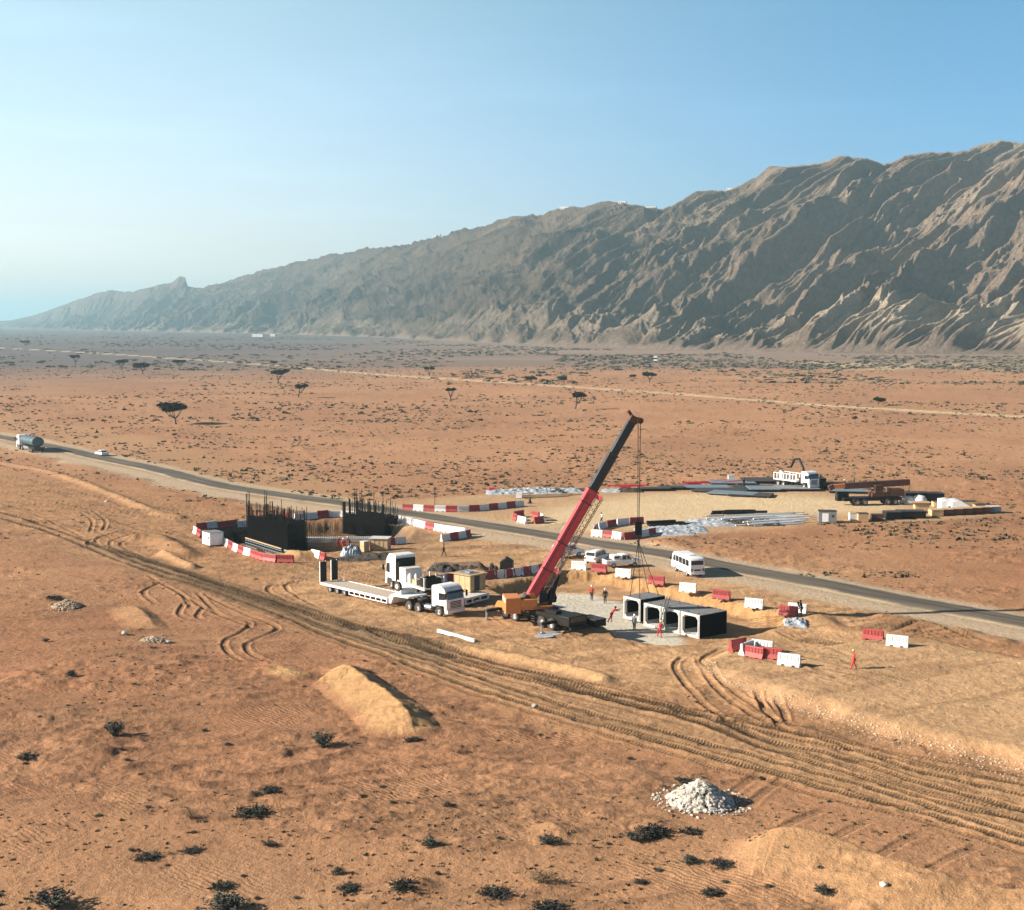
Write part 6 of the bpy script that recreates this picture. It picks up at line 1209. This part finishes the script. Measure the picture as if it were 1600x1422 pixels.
def heap(px, py, a, b_, h, n, s0, s1, label, m='stone', seed=1):
    p = GZ(px, py); rr = random.Random(seed); pts = []
    for _ in range(n):
        t_ = rr.random() * 6.283; q = rr.random() ** .55; x = math.cos(t_) * q * a; y = math.sin(t_) * q * b_; z = h * max(0, 1 - q) ** .85 * rr.uniform(.85, 1.0)
        pts.append((p.x + x, p.y + y, gz(p.x + x, p.y + y) + z + .02, s0 * .7 + (s1 * 1.25 - s0 * .7) * rr.random() ** 2.2))
    for _ in range(n // 14):
        t_ = rr.random() * 6.283; q = rr.uniform(1, 1.5); pts.append((p.x + math.cos(t_) * q * a, p.y + math.sin(t_) * q * b_, gz(p.x + math.cos(t_) * q * a, p.y + math.sin(t_) * q * b_) + .02, rr.uniform(s0, s1) * .8))
    o = scatter_rocks('rubble_heap', pts, M[m], label, 'rubble heap', None); return o
heap(1095, 1252, 2.3, 2.5, 1.5, 1900, .08, .24, 'large heap of white broken stone at the bottom right', seed=1)
heap(105, 948, 1.7, 2.2, .8, 600, .07, .16, 'low heap of pale broken stone at the left', 'stone2', 2)
heap(240, 1001, 1.3, 1.3, .4, 300, .07, .15, 'small flat heap of pale stone below the sand mound at left', 'stone2', 3)
rr = random.Random(5); pts = []
def along(P, n, w, s0, s1):
    out = []; Q = spline([G(*p) for p in P], 1.0)
    for _ in range(n):
        i = rr.randrange(len(Q)); x = Q[i][0] + rr.gauss(0, w); y = Q[i][1] + rr.gauss(0, w); out.append((x, y, gz(x, y), s0 + (s1 - s0) * rr.random() ** 3))
    return out
pts = along([(1100, 1048), (1125, 1062), (1180, 1085), (1250, 1105), (1330, 1130), (1420, 1158), (1500, 1178), (1600, 1205)], 1300, .5, .03, .15) + along([(1240, 1108), (1330, 1142), (1420, 1170), (1520, 1198), (1600, 1222)], 300, .5, .03, .12) + along([(1250, 1020), (1400, 1080), (1600, 1130)], 250, 2.5, .02, .08)
scatter_rocks('stone_windrow', pts, M['stone2'], 'band of pale stones along the foot of the raised bank at right', 'stones', 'stuff')
pts = []
for _ in range(9000):
    py = rr.uniform(860, 1440) if rr.random() < .75 else rr.uniform(740, 870); px = rr.uniform(-150, 1750); p = G(px, py); pts.append((p.x, p.y, gz(p.x, p.y), (.012 + .06 * rr.random() ** 5) * (1.0 + max(0, (1000 - py) / 300))))
scatter_rocks('loose_stones', pts, M['stone2'], 'loose small stones and clods scattered over the sand', 'stones', 'stuff')
for (x, y, s, l) in ((835, 1104, .32, 'pale boulder lying between wheel tracks in the middle foreground'), (167, 784, .45, 'pale boulder on the bank at the far left'), (263, 1004, .3, 'white boulder at the right end of the small stone heap'), (287, 810, .5, 'dark boulder left of the rebar pit'), (194, 991, .4, 'tan boulder left of the small stone heap'), (1350, 1125, .26, 'round pale boulder on the stone band, left one'), (1385, 1133, .3, 'round pale boulder on the stone band, right one'), (1380, 1384, .28, 'pale boulder on the dune crest at the bottom right')):
    v, f = ROCKS[int(x) % 6]; me = bpy.data.meshes.new('boulder'); me.from_pydata((v * s).tolist(), [], f); o = bpy.data.objects.new('boulder', me); COL.objects.link(o); me.materials.append(M['stone'] if 'dark' not in l else M['dgrey']); o.location = GZ(x, y); o.location.z += s * .3; props(o, l, 'boulder')
# ------------------------------------------------------------------ plants
leafm = mat('shrub_leaf', (.072, .072, .052), .9, 0, 0, .25, 6); drym = mat('dry_shrub', (.17, .115, .06), .95, 0, 0, .25, 6); darkm = mat('dark_scrub', (.036, .034, .025), .95, 0, 0, .25, 6)
barkm = mat('acacia_bark', (.05, .038, .028), .9, 0, 0, .2, 6); crownm = mat('acacia_leaf', (.016, .018, .010), .9, 0, 0, .3, 5, spec=.1); farm = mat('far_scrub_leaf', (.095, .080, .055), .95, 0, 0, .2, .05)
def shrub_mesh(seed, n, kind):
    "unit shrub: twigs from the ground with small leaf blades"
    rr = random.Random(seed); V = []; F = []
    def blade(p, q, w):
        d = (q - p); s = d.cross(Vector((rr.uniform(-1, 1), rr.uniform(-1, 1), rr.uniform(-1, 1)))).normalized() * w; i = len(V); V.extend([tuple(p - s), tuple(p + s), tuple(q + s * .4), tuple(q - s * .4)]); F.append((i, i + 1, i + 2, i + 3))
    for _ in range(n):
        a = rr.random() * 6.283
        if kind == 'upright': e = rr.uniform(.75, 1.35); L = rr.uniform(.7, 1.15)
        elif kind == 'low': e = rr.uniform(.08, 1.1); L = rr.uniform(.5, 1.0)
        else: e = rr.uniform(.2, 1.5); L = rr.uniform(.55, 1.0)
        d = Vector((math.cos(a) * math.cos(e), math.sin(a) * math.cos(e), math.sin(e) * (.8 if kind == 'low' else 1))); p0 = Vector((rr.gauss(0, .08), rr.gauss(0, .08), 0)); p1 = p0 + d * L * .55; p2 = p0 + d * L + Vector((rr.gauss(0, .06), rr.gauss(0, .06), -.04))
        blade(p0, p1, .014); blade(p1, p2, .010)
        for k in range(11 if kind != 'dry' else 5):
            c = p1.lerp(p2, rr.random()) if rr.random() < .75 else p0.lerp(p1, rr.uniform(.4, 1)); c = c + Vector((rr.gauss(0, .05), rr.gauss(0, .05), rr.gauss(0, .04))); c.z = max(c.z, .01); q = c + Vector((rr.gauss(0, .085), rr.gauss(0, .085), rr.uniform(0, .11))); blade(c, q, .042 if kind != 'dry' else .018)
    return V, F
SH = {}
for kind, n, m in (('round', 75, leafm), ('upright', 60, leafm), ('low', 80, darkm), ('dry', 60, drym)):
    for k in range(2):
        v, f = shrub_mesh(k * 7 + len(kind), n, kind); me = bpy.data.meshes.new('desert_shrub'); me.from_pydata(v, [], f); me.materials.append(m); SH[(kind, k)] = me
rr = random.Random(77)
def shrub(px, py, wpx, kind, label, group=None, hs=1.0):
    p = GZ(px, py); r = wpx / 2 * p.y / FP * 1.12; o = bpy.data.objects.new('desert_shrub', SH[(kind, rr.randrange(2))]); COL.objects.link(o); o.location = p - Vector((0, 0, .03)); o.rotation_euler = (0, 0, rr.random() * 6.28); o.scale = (r, r, r * hs); return props(o, label, 'shrub', group)
named = [(180, 1150, 46, 'upright', 'bushy dark shrub with a long shadow in the left foreground', .95), (112, 1056, 20, 'round', 'small round dark shrub above the bushy one at the left', 1), (45, 1184, 42, 'low', 'low spreading dark shrub at the left edge', .55), (505, 1168, 50, 'upright', 'upright spiky shrub left of the large sand mound', .9),
 (298, 1278, 32, 'dry', 'dry pale branching shrub in the lower left', 1.1), (392, 1272, 66, 'low', 'wide black shrub in the lower left centre', .6), (345, 1387, 46, 'low', 'dark low shrub near the bottom left of centre', .6), (350, 1418, 80, 'round', 'broad twiggy shrub at the bottom edge left of centre', .6), (85, 1418, 86, 'upright', 'large grey-green shrub at the bottom left corner', .6),
 (672, 1322, 36, 'round', 'round dark shrub in the bottom centre', .8), (529, 1365, 26, 'round', 'compact dark shrub at the bottom left of centre, right of the twiggy ones', .9), (684, 1366, 13, 'round', 'tiny dark shrub below the round one at bottom centre', 1), (630, 1386, 60, 'low', 'low dark shrub with long shadow at bottom centre', .5), (545, 1388, 50, 'low', 'flat shrub below the compact dark one', .4),
 (855, 1318, 44, 'upright', 'tall grey shrub on a small sand mound right of centre', .6), (1020, 1304, 62, 'low', 'broad dark shrub left of the white stone heap', .7), (990, 1313, 40, 'upright', 'leafy shrub left of the broad dark one', .7), (850, 1378, 70, 'dry', 'wide pale leafy shrub in the bottom right centre', .7), (775, 1398, 64, 'low', 'wide low dark shrub at the bottom centre', .5), (1082, 1301, 40, 'low', 'low shrub just below the white stone heap', .6), (1070, 1222, 42, 'low', 'dark green shrub right behind the white stone heap', .5),
 (1078, 1348, 36, 'round', 'dark shrub below the white stone heap', .7), (1130, 1352, 50, 'low', 'spreading shrub at the left foot of the bottom right dune', .5), (1286, 1395, 36, 'round', 'black round shrub on the bottom right dune', .8), (855, 1420, 64, 'low', 'low shrub cut by the bottom edge right of centre', .5), (1000, 1378, 26, 'low', 'small flat shrub at the bottom right centre', .6), (1112, 1396, 44, 'low', 'flat shrub near the bottom edge left of the dune', .5),
 (645, 1158, 36, 'low', 'dark shrub at the right foot of the large sand mound', .5), (236, 1012, 16, 'dry', 'dry tuft below the small stone heap', .7), (300, 1330, 40, 'low', 'flat shrub in the lower left between larger ones', .4), (230, 1340, 50, 'low', 'low broad shrub in the bottom left', .4), (85, 935, 30, 'low', 'dark shrub behind the low stone heap at left', .5), (420, 1236, 44, 'low', 'low shrub above the wide black one', .4)]
for px, py, w, kind, lab, hs in named: shrub(px, py, w, kind, lab, None, hs)
def free(px, py):
    p = G(px, py); i, j = gi(p); i = int(min(i, NR - 1)); j = int(min(max(j, 0), NC - 1))
    return (M_work[i, j] + M_pad[i, j] + M_yard[i, j] + haul[i, j] + M_pitl[i, j]) < .15, M_corr[i, j]
ynear = lambda px: np.interp(px, [0, 400, 900, 1240, 1600], [683, 775, 850, 912, 975])
KN = {'round': 'rounded leafy', 'low': 'low dark', 'dry': 'dry brown twiggy', 'upright': 'upright grey-green'}
def rg_(px, py):
    if py < ynear(px): return 'on the red plain beyond the paved road, ' + ('left' if px < 560 else 'middle' if px < 1100 else 'right') + ' part'
    return 'on the foreground sand below the haul road, ' + ('left' if px < 530 else 'middle' if px < 1060 else 'right') + ' part'
def lb_(kind, px, py): return f'small {KN[kind]} shrub {rg_(px, py)}'
def gr_(kind, px, py): return f'small {KN[kind]} shrubs {rg_(px, py)}'
cnt = 0
while cnt < 250:
    px = rr.uniform(-20, 1620); py = 720 + 700 * rr.random() ** 1.9; ok, c_ = free(px, py)
    if not ok or (c_ > .3 and rr.random() > .05) or abs(py - ynear(px)) < 20: continue
    p = G(px, py)
    if vnoise(np.array([p.x / 14]), np.array([p.y / 10]), 55)[0] < .42: continue
    cnt += 1; w = rr.uniform(.16, .42) * (1.6 if rr.random() < .1 else 1); kind = rr.choice(['round', 'low', 'dry', 'dry', 'upright'])
    o = shrub(px, py, w * 2 * FP / p.y / 1.15, kind, lb_(kind, px, py), gr_(kind, px, py), rr.uniform(.4, .75))
# scrub carpet of the plain
def carpet(name, N, sampler, m, label, card=5):
    V = np.empty((N * card * 3, 3)); k = 0; rs = np.random.RandomState(8 + N)
    for (x, y, z, w, h) in sampler(N):
        for _ in range(card):
            a = rs.rand() * 6.283; ca, sa = math.cos(a), math.sin(a); o = (rs.rand(2) - .5) * w * .7; l = w * rs.uniform(.35, .6); t_ = rs.uniform(-.4, .4) * w
            V[k] = (x + o[0] - ca * l, y + o[1] - sa * l, z - .03); V[k + 1] = (x + o[0] + ca * l, y + o[1] + sa * l, z - .03); V[k + 2] = (x + o[0] + t_ * ca, y + o[1] + t_ * sa, z + h * rs.uniform(.6, 1)); k += 3
    V = V[:k]; me = bpy.data.meshes.new(name); me.vertices.add(k); me.vertices.foreach_set('co', V.astype(np.float32).ravel()); me.loops.add(k); me.loops.foreach_set('vertex_index', np.arange(k, dtype=np.int32)); me.polygons.add(k // 3); me.polygons.foreach_set('loop_start', np.arange(0, k, 3, dtype=np.int32)); me.polygons.foreach_set('loop_total', np.full(k // 3, 3, np.int32)); me.update(calc_edges=True)
    o = bpy.data.objects.new(name, me); COL.objects.link(o); me.materials.append(m); props(o, label, 'scrub', None, 'stuff'); return o
def samp_mid(N):
    n = 0
    while n < N:
        px = rr.uniform(-150, 1750); v = rr.random() ** 1.5; py = 572 + 330 * v; ok, c_ = free(px, py)
        if not ok or c_ > .3 or abs(py - ynear(px)) < 14: continue
        if py > ynear(px) : 
            if rr.random() < .8: continue
        p = G(px, py)
        if vnoise(np.array([p.x / 22]), np.array([p.y / 14]), 57)[0] < .38 or vnoise(np.array([p.x / 70]), np.array([p.y / 50]), 59)[0] < .30: continue
        w = (.18 + .62 * rr.random() ** 2) * (1 + .5 * (py < 660)) * (1.5 if rr.random() < .05 else 1); n += 1; yield p.x, p.y, gz(p.x, p.y), w * 1.3, w * rr.uniform(.4, .75)
midm = mat('mid_scrub', (.105, .080, .045), .95, 0, 0, .4, .3)
carpet('desert_scrub', 13500, samp_mid, midm, 'dark low scrub tufts speckling the sandy plain beyond the road')
def samp_dry(N):
    n = 0
    while n < N:
        px = rr.uniform(-150, 1750); py = 575 + 850 * rr.random() ** 1.2; ok, c_ = free(px, py)
        if py > 860 and rr.random() < .72: continue
        if not ok or (c_ > .3 and rr.random() < .85) or abs(py - ynear(px)) < 14: continue
        p = G(px, py); 
        if vnoise(np.array([p.x / 18]), np.array([p.y / 10]), 61)[0] < .45: continue
        w = rr.uniform(.08, .26) if py > 860 else rr.uniform(.15, .5); n += 1; yield p.x, p.y, gz(p.x, p.y), w * 1.3, w * rr.uniform(.35, .7)
carpet('dry_tufts', 6500, samp_dry, drym, 'dry brown grass tufts scattered over the sand')
def samp_far(N):
    n = 0
    while n < N:
        px = rr.uniform(-300, 1900); base = np.interp(px, basel[:, 0], basel[:, 1]) + 3; py = base + (rr.random() ** 1.3) * (58 if px < 900 else 45); p = G(px, py)
        if vnoise(np.array([p.x / 90]), np.array([p.y / 220]), 63)[0] < .40: continue
        if py > base + 22 and rr.random() < .75: continue
        if px > 1050 and py < base + 14 and rr.random() < .5: continue
        w = rr.uniform(1.2, 3.4); n += 1; yield p.x, p.y, gz(p.x, p.y), w * 1.6, w * rr.uniform(.3, .6)
carpet('far_scrub', 4600, samp_far, farm, 'dark belt of scrub and bushes at the foot of the mountains', 7)

def acacia(px, py, wpx, hpx_, label, lean=0.0, seed=1, flat=.42):
    p = GZ(px, py); s = p.y / FP; Wd_ = wpx * s; H_ = hpx_ * s; t_ = thing('acacia_tree', label, 'tree', p, 0, 'acacia trees on the plain'); r_ = random.Random(seed); cx = lean * Wd_
    b = MB(); limbs = []
    fork = Vector((cx * .25, 0, H_ * .28)); b.cyl((0, 0, -.1), fork, H_ * .045, H_ * .032, 8)
    for k in range(6):
        a = k * 1.05 + r_.uniform(-.3, .3); rad = Wd_ * r_.uniform(.18, .36); e = Vector((cx + math.cos(a) * rad, math.sin(a) * rad * .8, H_ * r_.uniform(.66, .82))); m_ = fork.lerp(e, .5) + Vector((0, 0, -.06 * H_)); b.cyl(fork, m_, H_ * .024, H_ * .018, 6); b.cyl(m_, e, H_ * .018, H_ * .008, 6); limbs.append(e)
        for q in range(2): e2 = e + Vector((r_.uniform(-.14, .14) * Wd_, r_.uniform(-.12, .12) * Wd_, H_ * .08)); b.cyl(m_.lerp(e, .6), e2, H_ * .009, H_ * .004, 4)
    b.build('trunk', barkm, t_)
    V = []; F = []
    lob = [(cx + r_.uniform(-.32, .32) * Wd_, r_.uniform(-.28, .28) * Wd_, H_ * r_.uniform(.74, .9), r_.uniform(.14, .24) * Wd_) for _ in range(11)]
    for k in range(1500):
        lx, ly, lz, lr = lob[r_.randrange(11)]; u = Vector((r_.gauss(0, 1), r_.gauss(0, 1), r_.gauss(0, 1))).normalized() * (r_.random() ** .4) * lr; u.z *= flat; c = Vector((lx, ly, lz)) + u
        q = Vector((r_.gauss(0, 1), r_.gauss(0, 1), r_.gauss(0, .5))).normalized() * (.035 * Wd_ + .05); w = q.cross(Vector((r_.gauss(0, 1), r_.gauss(0, 1), r_.gauss(0, 1)))).normalized() * q.length * .7; i = len(V); V += [tuple(c - q), tuple(c + w), tuple(c + q), tuple(c - w)]; F.append((i, i + 1, i + 2, i + 3))
    me = bpy.data.meshes.new('crown'); me.from_pydata(V, [], F); me.materials.append(crownm); o = bpy.data.objects.new('crown', me); COL.objects.link(o); o.parent = t_; return t_
for k, (x, y, w, h, l, ln) in enumerate(((275, 663, 56, 29, 'largest umbrella-shaped acacia with forked trunk, above the road at left', -.08), (434, 600, 28, 21, 'dark acacia with wide flat crown below the pale far track', .1), (466, 621, 22, 20, 'leaning acacia with a bush at its foot, right of the wide flat-crowned one', .25), (118, 571, 17, 16, 'small acacia far left beyond the road', .1), (190, 578, 22, 15, 'acacia with broad crown, left of a pair on the far left plain', 0), (223, 585, 29, 16, 'acacia with the widest crown of the far left pair', 0), (281, 577, 20, 14, 'acacia with flat crown just below the far track at left', 0),
        (40, 542, 17, 9, 'faint flat acacia near the far left edge', 0), (428, 573, 13, 8, 'tiny acacia on the far track above the wide flat-crowned one', 0), (671, 588, 17, 14, 'acacia standing on the far track in the middle', 0), (704, 627, 16, 21, 'slim acacia with two tufts below the far track in the middle', 0), (899, 639, 25, 25, 'leaning acacia with one long bare trunk left of the crane tip', .25), (881, 601, 17, 12, 'small acacia above the leaning one near the crane tip', 0), (830, 599, 18, 9, 'low round acacia left of the crane tip above the far track', 0), (989, 596, 12, 10, 'thin acacia of the pair right above the crane tip', 0), (1015, 598, 23, 15, 'wide acacia of the pair right above the crane tip', 0), (1372, 634, 26, 11, 'thin low acacia on the right side of the plain', .1))):
    acacia(x, y, w * 1.1, h * 1.1, l, ln, 30 + k)

# ------------------------------------------------------------------ far buildings
def hut(name, label, p, w, d_, h, group=None):
    c = thing(name, label, 'building', p, R(-15), group); MB().bx(-w / 2, w / 2, 0, d_, 0, h).build('wall', M['white'], c); MB().bx(-w / 2 - .3, w / 2 + .3, -.3, d_ + .3, h, h + .4).build('roof', M['conc'], c); b = MB(); n = max(2, int(w / 4)); 
    for k in range(n): x = -w / 2 + w * (k + .5) / n; MB().bx(x - .8, x + .8, -.12, -.02, h * .35, h * .7).build('window', M['glass'], c)
    return c
def on_ridge(px):
    j = int(np.argmin(np.abs(mpx - px))); sl_ = (MZ[:, j] - HC) / MY[:, j]; i = int(np.argmax(sl_)); return Vector((MX[i, j], MY[i, j], MZ[i, j] - 3.5))
for px, w, h, l in ((880, 18, 8, 'pale building on the mountain crest, leftmost of the group near the middle'), (970, 16, 7, 'round-topped pale building on the crest right of the leftmost'), (1012, 26, 6, 'long low pale building on the crest'), (683, 20, 6, 'small white building low on the crest at left of the middle'), (1136, 12, 6, 'tiny pale hut on the crest towards the high part')):
    hut('hilltop_building', l, on_ridge(px), w, 10, h, 'buildings on the mountain crest')
hut('farm_building', 'long white building at the foot of the far mountains at left', G(402, 526), 26, 10, 5); hut('farm_building', 'short white building right of the long one at the mountain foot', G(426, 525.5), 12, 8, 4.5); hut('farm_building', 'tiny white hut on the far plain in the middle', G(1024, 564), 3, 3, 4)
